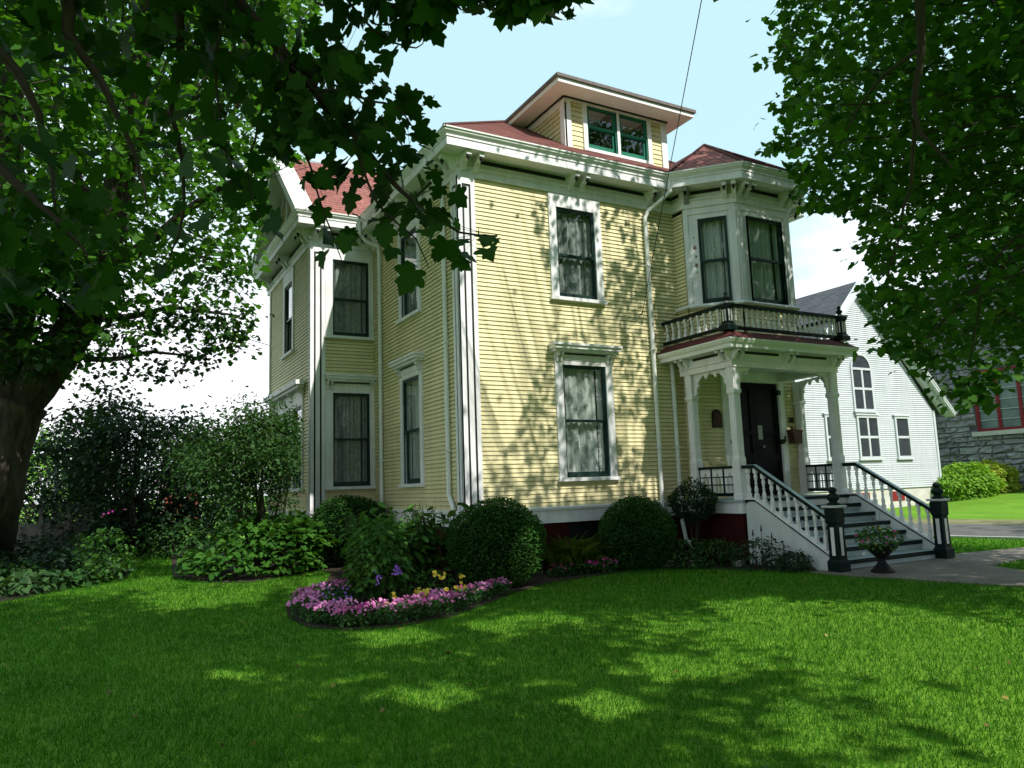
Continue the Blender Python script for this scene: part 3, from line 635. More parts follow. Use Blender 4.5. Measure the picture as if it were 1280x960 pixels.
for F, a0, a1 in ((FR, 0.40, 2.21), (FR, 2.63, 4.09), (FR, 4.5, XB - 0.05), (FL, 0.40, 2.15), (FL, 2.57, 4.24), (FS, D1 + 0.45, 6.7), (FS, 7.1, D2 - 0.3), (FW, WX + 0.4, -0.45), (FC, 0.18, CLEN - 0.26), (FB, BX0 + 0.28, BX1 - 0.28), (FDL, 0.05, 0.28), (FC2, 0.2, CLEN - 0.25)):
    m = MB(); m.box(F, a0, a1, 0.0355, 0.042, 6.075, 6.145); m.build('frieze_line', MT['black'], house)

# roofs
EZ = 6.43; S = 0.70; E0 = -0.46; E1 = 8.46; PK = (E0 + E1) / 2; HZ = EZ + S * (PK - E0)
ls = math.sqrt(1 + S * S)
def slope(O, U, back, s): return Frame(O, U, np.cross(np.array(U, float), np.array((back[0], back[1], s), float)), (back[0], back[1], s))
RB0, RB1 = 0.009, 0.002
m = MB(); hw = PK - E0
for O, U, B in (((E0, E0, EZ), (1, 0, 0), (0, 1)), ((E0, E1, EZ), (0, -1, 0), (1, 0)), ((E1, E0, EZ), (0, 1, 0), (-1, 0)), ((E1, E1, EZ), (-1, 0, 0), (0, -1))):
    m.courses(slope(O, U, B, S), [(0, 0), (2 * hw, 0), (hw, hw * ls)], 0.14, RB0, RB1, rec=-0.01)
m.build('roof', MT['roof'], house)
# hip caps
m = MB()
for cx, cy in ((E0, E0), (E1, E0)): m.tube([(cx, cy, EZ + 0.01), (PK, PK, HZ + 0.02)], 0.035, 6)
# wing roof and its gable
SW = 0.867; YR = (D1 + D2) / 2; XE = WX - 0.47; YE0 = D1 - 0.46; YE1 = D2 + 0.46; lw = math.sqrt(1 + SW * SW); RZ = EZ + SW * (YR - YE0)
m.build('hip_cap', MT['roof'], house)
xv = E0 + (RZ - EZ) / S
m = MB()
m.courses(slope((XE, YE0, EZ), (1, 0, 0), (0, 1), SW), [(0, 0), (E0 - XE + 0.05, 0), (xv - XE + 0.05, (YR - YE0) * lw), (0, (YR - YE0) * lw)], 0.15, RB0, RB1, rec=-0.01)
m.courses(slope((xv, YE1, EZ), (-1, 0, 0), (0, -1), SW), [(0, 0), (xv - XE, 0), (xv - XE, (YR - YE0) * lw), (0, (YR - YE0) * lw)], 0.15, RB0, RB1, rec=-0.01)
m.build('wing_roof', MT['roof'], house)
m = MB(); m.courses(FS, [(D1, 6.34), (D2, 6.34), (YR, 6.34 + SW * (D2 - D1) / 2)], EXP, 0.019, 0.005, gap=0.009, rec=-0.012); m.build('gable_wall', MT['siding'], house)
m = MB()
for sgn, ye in ((1, YE0), (-1, YE1)):
    Fg = Frame((WX, ye, EZ), (0, sgn, 0), (-1, 0, 0)); Lh = YR - YE0
    m.prism(Fg, [(0, -0.02), (Lh, SW * Lh - 0.02), (Lh, SW * Lh - 0.26), (0.30, -0.02)], 0.0, 0.44); m.prism(Fg, [(0.0, -0.02), (0, 0.03), (Lh, SW * Lh + 0.03), (Lh, SW * Lh - 0.02)], 0.05, 0.48)
    m.prism(Fg, [(0.45, 0.02), (Lh, SW * Lh - 0.30), (Lh, SW * Lh - 0.52), (0.75, 0.02)], 0.02, 0.06)
m.build('gable_rake', MT['trim'], house)
m = MB(); m.box(FS, YR - 0.035, YR + 0.035, 0.024, 0.09, 6.35, 8.3); m.box(FS, YR - 1.1, YR - 1.04, 0.024, 0.09, 6.35, 7.4); m.box(FS, YR + 1.04, YR + 1.1, 0.024, 0.09, 6.35, 7.4); m.build('gable_trim', MT['trim'], house)
# bay roof
SB = 0.70; BE = 0.46; PKB = (6.28, 0.40, EZ + SB * (0.40 - BYF + BE))
k = BE * math.tan(math.radians(22.5))
be = [(XB - BE, -0.44), (XB - BE + 0.02, YB - k), (BX0 - k, BYF - BE), (BX1 + k, BYF - BE), (XB2 + BE, YB - k), (XB2 + BE, -0.44)]
m = MB()
for i in range(len(be) - 1):
    p, q = np.array((*be[i], EZ)), np.array((*be[i + 1], EZ)); U = (q - p) / np.linalg.norm(q - p); ap = np.array(PKB) - p; ax = ap @ U; v = ap - U * ax; h = np.linalg.norm(v)
    m.courses(Frame(p, U, np.cross(U, v / h), v), [(0, 0), (np.linalg.norm(q - p), 0), (ax, h)], 0.14, RB0, RB1, rec=-0.01)
yb = E0 + (PKB[2] - EZ) / S
for x0, sg in ((be[0][0], 1), (be[-1][0], -1)):
    P = [np.array((x0, -0.44, EZ)), np.array(PKB), np.array((PKB[0], yb, PKB[2])), np.array((x0 + 0.0, -0.40, EZ + 0.02))]
    m.add([P[0], P[1], P[2], P[3]], [(0, 1, 2), (0, 2, 3)])
m.build('bay_roof', MT['roof'], house)
m = MB()
for q in (1, 2, 3): m.tube([(*be[q], EZ + 0.015), (PKB[0], PKB[1], PKB[2] + 0.02)], 0.03, 6)
m.tube([(*be[1], EZ + 0.015), (PKB[0], PKB[1], PKB[2] + 0.02)], 0.03, 6)
m.build('bay_roof_cap', MT['roof'], house)

# dormer
m = MB(); m.courses(FD, rect(2.72, 3.01, 6.9, 8.07), 0.105, 0.019, 0.005, gap=0.011, rec=-0.012)
dorm = m.build('dormer', MT['siding'], house)
m = MB(); m.courses(FD, rect(4.77, 5.05, 6.9, 8.07), 0.105, 0.019, 0.005, gap=0.011, rec=-0.012)
m.build('wall', MT['siding'], dorm); m = MB()
sd = [(0.44, 6.9), (0.44, 8.07), (E0 + (8.07 - EZ) / S + 0.1, 8.07), (E0 + (6.9 - EZ) / S, 6.9)]
m.courses(FDS, sd, 0.105, 0.019, 0.005, gap=0.011, rec=-0.012); m.build('wall', MT['siding'], dorm); m = MB(); m.courses(Frame((5.18, 0, 0), (0, 1, 0), (1, 0, 0)), sd, 0.105, 0.019, 0.005, rec=-0.012)
m.build('wall', MT['siding'], dorm)
m = MB(); m.box(FD, 2.57, 2.722, -0.12, 0.04, 6.9, 8.07); m.box(FD, 5.048, 5.20, -0.12, 0.04, 6.9, 8.07); m.box(FDS, 0.40, 0.56, -0.02, 0.035, 6.9, 7.98); m.box(FD, 2.60, 5.17, 0.0, 0.050, 8.035, 8.07); m.box(FD, 3.005, 4.775, 0.0, 0.06, 7.035, 7.10)
m.box(FDS, 0.561, 2.0, -0.02, 0.03, 7.93, 8.07)
m.build('dormer_trim', MT['trim'], dorm)
m = MB(); m.box(FD, 2.55, 5.22, 0.0, 0.07, 8.072, 8.098); m.box(FDS, 0.40, 2.1, 0.0, 0.06, 8.072, 8.098); m.build('dormer_line', MT['black'], dorm)
m = MB(); m.box(W0, 2.16, 5.61, -0.03, 2.2, 8.10, 8.19); m.build('dormer_soffit', MT['soffit'], dorm)
m = MB(); m.box(W0, 2.12, 5.65, -0.07, 2.3, 8.191, 8.255)
P = [(2.12, -0.07, 8.256), (5.65, -0.07, 8.256), (5.65, 2.3, 8.256), (2.12, 2.3, 8.256), (3.3, 1.2, 8.6), (4.5, 1.2, 8.6)]
m.add(P, [(0, 1, 5, 4), (1, 2, 5), (2, 3, 4, 5), (3, 0, 4)])
m.build('dormer_roof', MT['edge'], dorm)
# chimney peeping over the wing
m = MB(); m.box(W0, 0.9, 1.4, 8.3, 8.9, 6.4, 9.0); m.build('chimney', MT['found'], house)

# downspouts
def downspout(pts, r=0.042):
    m = MB(); m.tube(pts, r, 8)
    for i in range(1, len(pts) - 1):
        pass
    for z in (4.6, 2.9, 1.0):
        for p, q in zip(pts[:-1], pts[1:]):
            if min(p[2], q[2]) < z < max(p[2], q[2]) and abs(p[0] - q[0]) + abs(p[1] - q[1]) < 0.01: m.box(W0, p[0] - 0.05, p[0] + 0.05, p[1] - 0.046, p[1] + 0.046, z, z + 0.03)
    return m.build('downspout', MT['gutter'], house, smooth=False)
downspout([(4.44, -0.44, 6.36), (4.44, -0.43, 6.08), (4.36, -0.34, 5.98), (4.12, -0.09, 5.74), (4.06, -0.075, 5.6), (4.06, -0.075, 0.0), (4.06, -0.075, -0.75), (4.06, -0.16, -0.92)])
downspout([(4.50, -0.06, 2.70), (4.52, -0.07, 2.55), (4.52, -0.07, -0.35), (4.55, -0.12, -0.75), (4.62, -0.35, -0.92)])
downspout([(-0.44, 4.32, 6.36), (-0.43, 4.31, 6.05), (-0.30, 4.24, 5.88), (-0.08, 4.12, 5.76), (-0.075, 4.06, 5.6), (-0.075, 4.06, 0.1), (-0.12, 4.1, -0.05), (-0.3, 4.2, -0.15)])
downspout([(-0.40, 0.58, 6.36), (-0.38, 0.58, 6.1), (-0.09, 0.58, 5.7), (-0.075, 0.56, 5.5), (-0.075, 0.56, 0.25), (-0.075, 0.40, 0.05), (-0.085, 0.36, -0.12), (-0.085, 0.36, -0.45)])

# ------------------------------------------------------------------ porch, stairs, balcony
PL, PR, PF, PB = 4.588, 7.225, -1.587, -0.50
PRB, PBR = 7.65, -0.42
m = MB(); m.box(W0, PL - 0.14, PR + 0.14, -1.72, YB - 0.003, -0.235, -0.045); pf = m.build('porch_floor_band', MT['trim'], house)
m = MB(); m.box(W0, PL - 0.17, PR + 0.17, -1.76, YB - 0.003, -0.043, 0.0); m.build('porch_floor', MT['step'], house)
m = MB(); m.box(W0, PL - 0.10, PR + 0.10, -1.69, YB - 0.05, GZ, -0.237); m.build('porch_foundation', MT['found'], house)
m = MB(); O = (0, 0, 0)
m.sqstack(O, [(0.095, 0.0), (0.095, 0.09), (0.084, 0.11), (0.084, 0.72), (0.072, 0.76), (0.070, 1.86), (0.092, 1.90), (0.092, 1.95), (0.078, 1.97), (0.082, 2.36)])
for q in ((0, -1), (1, 0), (-1, 0), (0, 1)):
    F = Frame((q[0] * 0.070, q[1] * 0.070, 0), (-q[1], q[0], 0), (q[0], q[1], 0)); m.box(F, -0.044, -0.028, 0.0, 0.008, 0.80, 1.84); m.box(F, 0.028, 0.044, 0.0, 0.008, 0.80, 1.84)
colm = m.build('porch_column', MT['trim'])
for i, (x, y) in enumerate(((PL, PF), (PR, PF), (PL, PB), (PRB, PBR))): inst(colm, (x, y, 0.002), 0, house, i == 0)
# beam, ceiling, cornice and the maroon roof of the porch
pp = [(PL - 0.10, YB), (PL - 0.10, PF - 0.10), (PR + 0.10, PF - 0.10), (PR + 0.10, YB)]
m = MB(); m.sweep(pp, [(-0.22, 2.362), (0.0, 2.362), (0.0, 2.46), (0.03, 2.475), (0.03, 2.49), (0.004, 2.495), (0.004, 2.66), (-0.22, 2.66)]); m.build('porch_beam', MT['trim'], house)
m = MB(); m.box(W0, PL + 0.1, PR - 0.1, PF + 0.1, YB - 0.004, 2.53, 2.56); m.build('porch_ceiling', MT['trim'], house)
pq = [(PL - 0.10, 0.0)] + pp[1:3] + [(PR + 0.10, 0.0)]
m = MB(); m.sweep(pq, [(-0.3, 2.662), (0.24, 2.662), (0.24, 2.73), (0.27, 2.75), (0.30, 2.80), (0.30, 2.825), (-0.3, 2.825)]); m.build('porch_cornice', MT['gutter'], house)
ex0, ex1, ey = PL - 0.40, PR + 0.40, PF - 0.40
d = 0.23; rz = 2.99
P = [(ex0, -0.0, 2.828), (ex0, ey, 2.828), (ex1, ey, 2.828), (ex1, 0.0, 2.828), (ex0 + d, 0, rz), (ex0 + d, ey + d, rz), (ex1 - d, ey + d, rz), (ex1 - d, 0, rz)]
m = MB(); m.add(P, [(0, 1, 5, 4), (1, 2, 6, 5), (2, 3, 7, 6), (4, 5, 6, 7), (0, 1, 2, 3)]); m.build('porch_roof', MT['roofdk'], house)
# small brackets and dark strips of the porch frieze
m = MB(); m.prism(Fb, [(0.004, 0), (0.20, 0), (0.20, -0.04), (0.14, -0.06), (0.09, -0.12), (0.05, -0.17), (0.004, -0.18)], -0.028, 0.028)
pbk = m.build('porch_bracket', MT['trim'])
m = MB(); m.lathe((0, -0.17, -0.04), [(0.013, 0.005), (0.022, -0.02), (0.01, -0.03), (0.003, -0.055)], 6); m.build('bracket_drop', MT['black'], pbk)
FPF = Frame((0, PF - 0.10, 0), (1, 0, 0), (0, -1, 0)); FPL = Frame((PL - 0.10, 0, 0), (0, 1, 0), (-1, 0, 0)); FPR = Frame((PR + 0.10, 0, 0), (0, 1, 0), (1, 0, 0))
fst = True
for F, cs in ((FPF, (PL, (PL + PR) / 2, PR)), (FPL, (PF, PB)), (FPR, (PF, PB))):
    for a in cs:
        for q in (-0.075, 0.075): inst(pbk, F.pt(a + q, 0, 2.658), rot_for(F.N), house, fst); fst = False
m = MB()
for a0, a1 in ((PL + 0.22, (PL + PR) / 2 - 0.22), ((PL + PR) / 2 + 0.22, PR - 0.22)): m = MB(); m.box(FPF, a0, a1, 0.0045, 0.010, 2.60, 2.65); m.build('porch_frieze_line', MT['black'], house)
for F in (FPL, FPR): m = MB(); m.box(F, PF + 0.2, PB - 0.2, 0.0045, 0.010, 2.60, 2.65); m.build('porch_frieze_line', MT['black'], house)
# scalloped spandrels between the columns
def spandrel(p, dirv, w, h):
    F = Frame(p, dirv, np.cross(dirv, (0, 0, 1)))
    prof = [(0, 0), (w, 0), (w * 0.97, -h * 0.12), (w * 0.88, -h * 0.10), (w * 0.80, -h * 0.22), (w * 0.72, -h * 0.30), (w * 0.66, -h * 0.12), (w * 0.55, -h * 0.12), (w * 0.42, -h * 0.20), (w * 0.30, -h * 0.34), (w * 0.24, -h * 0.48), (w * 0.30, -h * 0.56), (w * 0.20, -h * 0.62), (w * 0.14, -h * 0.78), (w * 0.17, -h * 0.92), (0, -h)]
    m = MB(); m.prism(F, prof, -0.02, 0.02); return m.build('spandrel', MT['trim'], house)
for x, sx in ((PL, 1), (PR, -1)): spandrel((x + sx * 0.105, PF, 2.361), (sx, 0, 0), 0.30, 0.42)
def spandrel_pair(p, q):
    p = np.array((*p, 2.361)); q = np.array((*q, 2.361)); u = (q - p) / np.linalg.norm(q - p); L2 = np.linalg.norm(q - p)
    spandrel(p + u * 0.09, u, (L2 - 0.20) / 2, 0.42); spandrel(q - u * 0.09, -u, (L2 - 0.20) / 2, 0.42)
spandrel_pair((PL, PF), (PL, PB)); spandrel_pair((PR, PF), (PRB, PBR))
# fretwork side railings
def side_rail(p, q):
    p, q = np.array((*p, 0.0)), np.array((*q, 0.0)); u = (q - p) / np.linalg.norm(q - p); p = p + u * 0.08; q = q - u * 0.08
    F = Frame(p, u, (-u[1], u[0], 0)); Ln = np.linalg.norm(q - p); m = MB()
    m.box(F, 0, Ln, -0.045, 0.045, 0.555, 0.60); m.box(F, 0, Ln, -0.03, 0.03, 0.06, 0.12)
    for k in range(4):
        a = Ln * k / 3; m.box(F, max(0, a - 0.018), min(Ln, a + 0.018), -0.022, 0.022, 0.12, 0.555)
    for z in (0.265, 0.405): m.box(F, 0.02, Ln - 0.02, -0.020, 0.020, z - 0.010, z + 0.010)
    o = m.build('porch_railing', MT['dark'], house)
    for k in range(3):
        a0, a1 = Ln * k / 3 + 0.02, Ln * (k + 1) / 3 - 0.02; c = (a0 + a1) / 2; w = (a1 - a0) / 2
        out = [(a0, 0.12), (a1, 0.12), (a1, 0.36), (a1, 0.555), (c, 0.555), (a0, 0.555), (a0, 0.36)]
        inn = [(a0 + w * 0.42, 0.13), (a1 - w * 0.42, 0.13), (a1 - w * 0.42, 0.36), (c + w * 0.26, 0.43), (c, 0.50), (c - w * 0.26, 0.43), (a0 + w * 0.42, 0.36)]
        b = MB(); b.ring(F, out, inn, -0.012, 0.012); b.box(F, c - 0.011, c + 0.011, -0.011, 0.011, 0.13, 0.44)
        b.build('fretwork', MT['trim'], o)
side_rail((PL, PF), (PL, PB)); side_rail((PR, PF), (PRB, PBR))

# front door
m = MB(); m.box(FE, 5.52, 5.712, -0.10, 0.04, 0.0, 2.53); m.box(FE, 7.135, 7.285, -0.10, 0.04, 0.0, 2.53); m.box(FE, 5.712, 7.135, -0.10, 0.038, 2.32, 2.53)
dr = m.build('front_door', MT['trim'], house)
for a0, a1 in ((5.714, 6.420), (6.424, 7.133)):
    m = MB(); m.box(FE, a0, a0 + 0.10, -0.06, -0.015, 0.01, 2.318); m.box(FE, a1 - 0.10, a1, -0.06, -0.015, 0.01, 2.318)
    for z0, z1 in ((0.01, 0.2), (0.72, 0.85), (1.25, 1.33), (2.20, 2.318)): m.box(FE, a0 + 0.10, a1 - 0.10, -0.06, -0.016, z0, z1)
    m.box(FE, a0 + 0.10, a1 - 0.10, -0.05, -0.03, 0.2, 0.72)
    lf = m.build('door_leaf', MT['door'], dr)
m = MB(); m.box(FE, 5.81, 6.33, -0.045, -0.040, 0.85, 2.20); m.box(FE, 6.52, 7.03, -0.045, -0.040, 0.85, 2.20); m.build('door_glass', MT['doorglass'], dr)
m = MB(); m.box(FE, 6.50, 6.62, -0.0145, -0.010, 1.15, 1.44); m.build('door_notice', MT['paper'], dr)
m = MB(); m.box(FE, 6.60, 6.68, -0.0145, -0.010, 0.98, 1.03); m.build('mail_slot', mat('dull_brass', (0.14, 0.13, 0.12), 0.4), dr)
m = MB()
for z in (1.05, 2.08):
    for h0, h1 in ((5.66, 5.75), (7.095, 7.18)): m = MB(); m.box(FE, h0, h1, -0.01, 0.055, z, z + 0.10); m.build('hinge', MT['black'], dr)
m = MB(); m.box(FE, 7.19, 7.225, 0.041, 0.055, 1.09, 1.22); m.build('doorbell', MT['black'], dr)
# plaque, number, threshold light band
m = MB(); m.prism(FE, [(5.22, 1.38), (5.46, 1.38), (5.46, 1.66), (5.42, 1.72), (5.34, 1.75), (5.26, 1.72), (5.22, 1.66)], 0.02, 0.045); pq_ = m.build('wall_plaque', MT['iron'], house)
m = MB(); m.prism(FE, [(5.25, 1.41), (5.43, 1.41), (5.43, 1.65), (5.40, 1.69), (5.34, 1.715), (5.28, 1.69), (5.25, 1.65)], 0.0455, 0.048); m.build('plaque_face', MT['rust'], pq_)
m = MB(); m.box(FE, XB + 0.28, 5.52, 0.02, 0.06, 0.655, 0.72); m.build('wall_ledge', MT['siding'], house)
cu = bpy.data.curves.new('number_text', 'FONT'); cu.body = '38'; cu.size = 0.17; cu.extrude = 0.006; cu.align_x = 'CENTER'; cu.offset = 0.004
tmp = bpy.data.objects.new('tmp', cu); COL.objects.link(tmp); dg = bpy.context.evaluated_depsgraph_get(); me = bpy.data.meshes.new_from_object(tmp.evaluated_get(dg))
bpy.data.objects.remove(tmp); no = bpy.data.objects.new('house_number', me); COL.objects.link(no); no.parent = house
no.matrix_local = Matrix.Translation((7.45, YB - 0.026, 1.50 - GZ)) @ Matrix.Rotation(math.radians(90), 4, 'X'); me.materials.clear(); me.materials.append(MT['black'])

# staircase
NR = 7; RH = -GZ / NR; TY = -1.70; RUN = (3.40 - 1.70) / (NR - 1)
SX0, SX1 = 4.62, 7.18
m = MB()
for k in range(NR): m.box(W0, SX0, SX1, TY - RUN * k - (0.0 if k == 0 else 0.0) - 0.001, TY - RUN * k + 0.04, GZ, -RH * k - 0.036 if k else -0.05)
stair = m.build('staircase', MT['step'], house)
for k in range(1, NR):
    m = MB(); m.box(W0, SX0, SX1, TY - RUN * k - 0.035, TY - RUN * (k - 1) - 0.003, -RH * k - 0.034, -RH * k); m.build('step', MT['step'], stair)
    m = MB(); m.box(W0, SX0, SX1, TY - RUN * k - 0.041, TY - RUN * k - 0.036, -RH * k - 0.04, -RH * k + 0.003); m.box(W0, SX0, SX1, TY - RUN * k - 0.037, TY - RUN * k - 0.003, -RH * k - 0.064, -RH * k - 0.035); m.build('nosing', MT['dark'], stair)
m = MB(); m.box(W0, PL - 0.1, PR + 0.1, -1.785, -1.761, -0.052, 0.003); m.build('nosing', MT['dark'], stair)
NXL, NXR, NY = 4.56, 7.22, -3.49
SF = Frame((0, 0, 0), (0, -1, 0), (1, 0, 0))
sl = 0.84 / 1.65
def zst(y): return 0.0 - sl * max(0, (-y) - 1.98) if False else 0.0 - (0.84 / 1.42) * max(0.0, -y - 1.95)
for x in (NXL, NXR):
    m = MB(); m.prism(SF, [(1.73, -0.0), (1.95, 0.0), (3.38, zst(-3.38)), (3.38, GZ), (1.73, GZ)], x - 0.035, x + 0.035); st = m.build('stringer', MT['stringer'], house)
    m = MB(); m.prism(SF, [(1.73, 0.002), (1.95, 0.002), (3.38, zst(-3.38) + 0.002), (3.38, zst(-3.38) + 0.028), (1.95, 0.028), (1.73, 0.028)], x - 0.055, x + 0.055); m.build('stringer_cap', MT['trim'], st)
    m = MB(); m.prism(SF, [(1.73, -0.03), (1.95, -0.03), (3.38, zst(-3.38) - 0.03), (3.38, zst(-3.38)), (1.95, 0.0), (1.73, 0.0)], x - 0.046, x + 0.046); m.build('stringer_line', MT['black'], st)
    hr = MB(); hr.prism(SF, [(1.70, 0.535), (1.97, 0.535), (3.38, zst(-3.38) + 0.525), (3.38, zst(-3.38) + 0.585), (1.97, 0.595), (1.70, 0.595)], x - 0.045, x + 0.045)
    hr = hr.build('handrail', MT['dark'], house)
    m = MB(); m.prism(SF, [(1.70, 0.5952), (1.97, 0.5952), (3.38, zst(-3.38) + 0.5852), (3.38, zst(-3.38) + 0.592), (1.97, 0.602), (1.70, 0.602)], x - 0.043, x + 0.043); m.build('rail_top', MT['step'], hr)
def balus(h, r=1.0, name='baluster', m_='trim'):
    m = MB(); q = 0.030 * r
    m.sqstack((0, 0, 0), [(q, 0), (q, h * 0.16), (q * 0.6, h * 0.175)]); m.sqstack((0, 0, 0), [(q * 0.6, h * 0.825), (q, h * 0.84), (q, h)])
    m.lathe((0, 0, 0), [(0.020 * r, h * 0.175), (0.030 * r, h * 0.22), (0.034 * r, h * 0.30), (0.020 * r, h * 0.42), (0.017 * r, h * 0.47), (0.028 * r, h * 0.50), (0.017 * r, h * 0.53), (0.021 * r, h * 0.60), (0.032 * r, h * 0.72), (0.022 * r, h * 0.80), (0.02 * r, h * 0.825)], 8)
    return m.build(name, MT[m_])
bal = balus(0.52); fst = True
for x in (NXL, NXR):
    for k in range(10):
        y = -1.80 - k * 0.165
        inst(bal, (x, y, zst(y) + 0.026), 0, house, fst); fst = False
# newel posts
nw = MB(); nw.sqstack((0, 0, 0), [(0.115, 0), (0.115, 0.17), (0.095, 0.195), (0.090, 0.21), (0.083, 0.70), (0.083, 0.725), (0.098, 0.75), (0.102, 0.94), (0.092, 0.965), (0.092, 0.975)])
newel = nw.build('newel_post', MT['dark'])
m = MB(); m.sqstack((0, 0, 0), [(0.127, 0.976), (0.132, 0.985), (0.132, 1.005), (0.118, 1.012)]); m.build('newel_cap', mat('worn_cap', (0.5, 0.53, 0.52), 0.6), newel)
m = MB(); m.lathe((0, 0, 1.012), [(0.10, 0), (0.10, 0.025), (0.055, 0.045), (0.06, 0.06), (0.095, 0.10), (0.10, 0.13), (0.075, 0.165), (0.045, 0.18), (0.05, 0.195), (0.064, 0.22), (0.06, 0.25), (0.03, 0.275), (0.0, 0.278)], 14); m.build('finial', MT['dark'], newel, smooth=True)
m = MB()
for q in ((0, -1), (1, 0), (-1, 0), (0, 1)):
    F = Frame((q[0] * 0.086, q[1] * 0.086, 0), (-q[1], q[0], 0), (q[0], q[1], 0)); m.box(F, -0.030, 0.030, -0.01, 0.006, 0.26, 0.68)
m.build('newel_panel', MT['trim'], newel)
inst(newel, (NXL, NY, GZ), 0, house, True); inst(newel, (NXR, NY, GZ), 0, house, False)

# balcony balustrade above the porch
bx0, bx1, by = 4.41, 7.46, -1.74
pd = MB(); pd.sqstack((0, 0, 0), [(0.115, 0), (0.115, 0.08), (0.085, 0.12), (0.072, 0.14), (0.070, 0.40), (0.092, 0.43), (0.098, 0.47), (0.09, 0.48)])
ped = pd.build('balcony_post', MT['dark'])
m = MB(); m.sqstack((0, 0, 0), [(0.105, 0.481), (0.11, 0.50), (0.09, 0.515)]); m.build('post_cap', mat('grey_cap', (0.25, 0.27, 0.26), 0.6), ped)
m = MB(); m.lathe((0, 0, 0.515), [(0.07, 0), (0.035, 0.03), (0.06, 0.06), (0.065, 0.09), (0.035, 0.12), (0.025, 0.13), (0.042, 0.155), (0.035, 0.18), (0.012, 0.20), (0.0, 0.205)], 12); m.build('finial', MT['dark'], ped, smooth=True)
m = MB()
for q in ((0, -1), (1, 0), (-1, 0), (0, 1)):
    F = Frame((q[0] * 0.072, q[1] * 0.072, 0), (-q[1], q[0], 0), (q[0], q[1], 0)); m.box(F, -0.044, -0.014, -0.01, 0.005, 0.17, 0.38); m.box(F, 0.014, 0.044, -0.01, 0.005, 0.17, 0.38)
m.build('post_panel', MT['trim'], ped)
inst(ped, (bx0, by, 2.992), 0, house, True); inst(ped, (bx1, by, 2.992), 0, house, False)
m = MB(); Z0, Z1 = 3.035, 3.43
for z0, z1, w in ((Z0, Z0 + 0.05, 0.04), (Z1, Z1 + 0.06, 0.055)):
    m.box(W0, bx0 + 0.1, bx1 - 0.1, by - w, by + w, z0, z1); m.box(W0, bx0 - w, bx0 + w, by + 0.1, -0.02, z0, z1); m.box(W0, bx1 - w, bx1 + w, by + 0.1, -0.02, z0, z1)
brl = m.build('balcony_railing', MT['dark'], house)
bb = balus(Z1 - Z0 - 0.05, 0.95); fst = True
for k in range(20):
    inst(bb, (bx0 + 0.2 + k * (bx1 - bx0 - 0.4) / 19, by, Z0 + 0.05), 0, brl, fst); fst = False
for x in (bx0, bx1):
    for k in range(9): inst(bb, (x, by + 0.22 + k * (-by - 0.34) / 8, Z0 + 0.05), 0, brl, False)
# wire insulator on the wall
m = MB(); m.tube([(3.834, -0.02, 3.62), (3.834, -0.08, 3.62), (3.834, -0.10, 3.66)], 0.014, 6); m.build('wire_hook', MT['iron'], house)
# ================================================================== GROUND
def hgt(x, y):
    t = np.clip((np.asarray(x, float) - 23.0) / 12.0, 0, 1); s = t * t * (3 - 2 * t)
    return GZ + 0.45 * s
xs = np.unique(np.concatenate([np.linspace(-900, -60, 8), np.linspace(-60, 20, 17), np.linspace(20, 60, 41), np.linspace(60, 900, 8)]))
ys = np.unique(np.concatenate([np.linspace(-900, -40, 8), np.linspace(-40, 60, 11), np.linspace(60, 1200, 10)]))
X, Y = np.meshgrid(xs, ys); Z = hgt(X, Y)
me = bpy.data.meshes.new('lawn'); nx = len(xs)
me.from_pydata([tuple(p) for p in np.stack([X.ravel(), Y.ravel(), Z.ravel()], 1)], [], [(j * nx + i, j * nx + i + 1, (j + 1) * nx + i + 1, (j + 1) * nx + i) for j in range(len(ys) - 1) for i in range(nx - 1)])
me.materials.append(MT['lawn']); lawn = bpy.data.objects.new('lawn', me); COL.objects.link(lawn); tag(lawn, kind='structure')
def sheet(name, poly, z, m, kind='structure', thick=0.0):
    k = MB(); k.add([(p[0], p[1], z) for p in poly], [tuple(range(len(poly)))])
    if thick:
        n = len(poly); k.add([(p[0], p[1], z) for p in poly] + [(p[0], p[1], z - thick) for p in poly], [(i, (i + 1) % n, n + (i + 1) % n, n + i) for i in range(n)])
    o = k.build(name, m); tag(o, kind=kind); return o
road_l = lambda y: 11.09 - 0.262 * y; road_r = lambda y: 16.05 - 0.24 * y
sheet('driveway', [(road_l(-45), -45), (road_r(-45), -45), (road_r(50), 50), (road_l(50), 50)], GZ + 0.006, MT['road'])
sheet('verge', [(road_r(-45), -45), (road_r(-45) + 2.4, -45), (road_r(9) + 2.4, 9), (road_r(9), 9)], GZ + 0.004, MT['verge'])
sheet('kerb', [(road_l(-45) - 0.14, -45), (road_l(-45), -45), (road_l(50), 50), (road_l(50) - 0.14, 50)], GZ + 0.05, MT['kerb'], thick=0.07)
WALK = [(4.22, -3.2), (4.22, -3.95), (4.40, -4.40), (4.55, -5.2), (4.80, -6.0), (5.3, -7.6), (6.1, -9.5), (8.2, -9.5), (7.2, -7.4), (6.5, -6.0), (6.3, -5.3), (6.62, -4.6), (7.2, -4.45), (8.5, -4.42), (11.6, -4.55), (11.6, -3.42), (9.7, -3.42), (8.1, -3.22), (7.4, -3.2)]
sheet('walkway', WALK, GZ + 0.02, MT['walk'], thick=0.05)
BED1 = [tuple(gnd(u, v)[:2]) for u, v in ((214, 700), (216, 722), (255, 729), (310, 729), (360, 721), (400, 714), (414, 716))]
BED1 += [tuple(gnd(u, v)[:2]) for u, v in ((408, 728), (372, 742), (357, 760), (361, 774), (388, 786), (440, 789), (500, 784), (560, 773), (612, 755), (640, 742), (690, 729), (740, 721), (800, 713), (850, 711), (930, 713), (1000, 716), (1034, 716))]
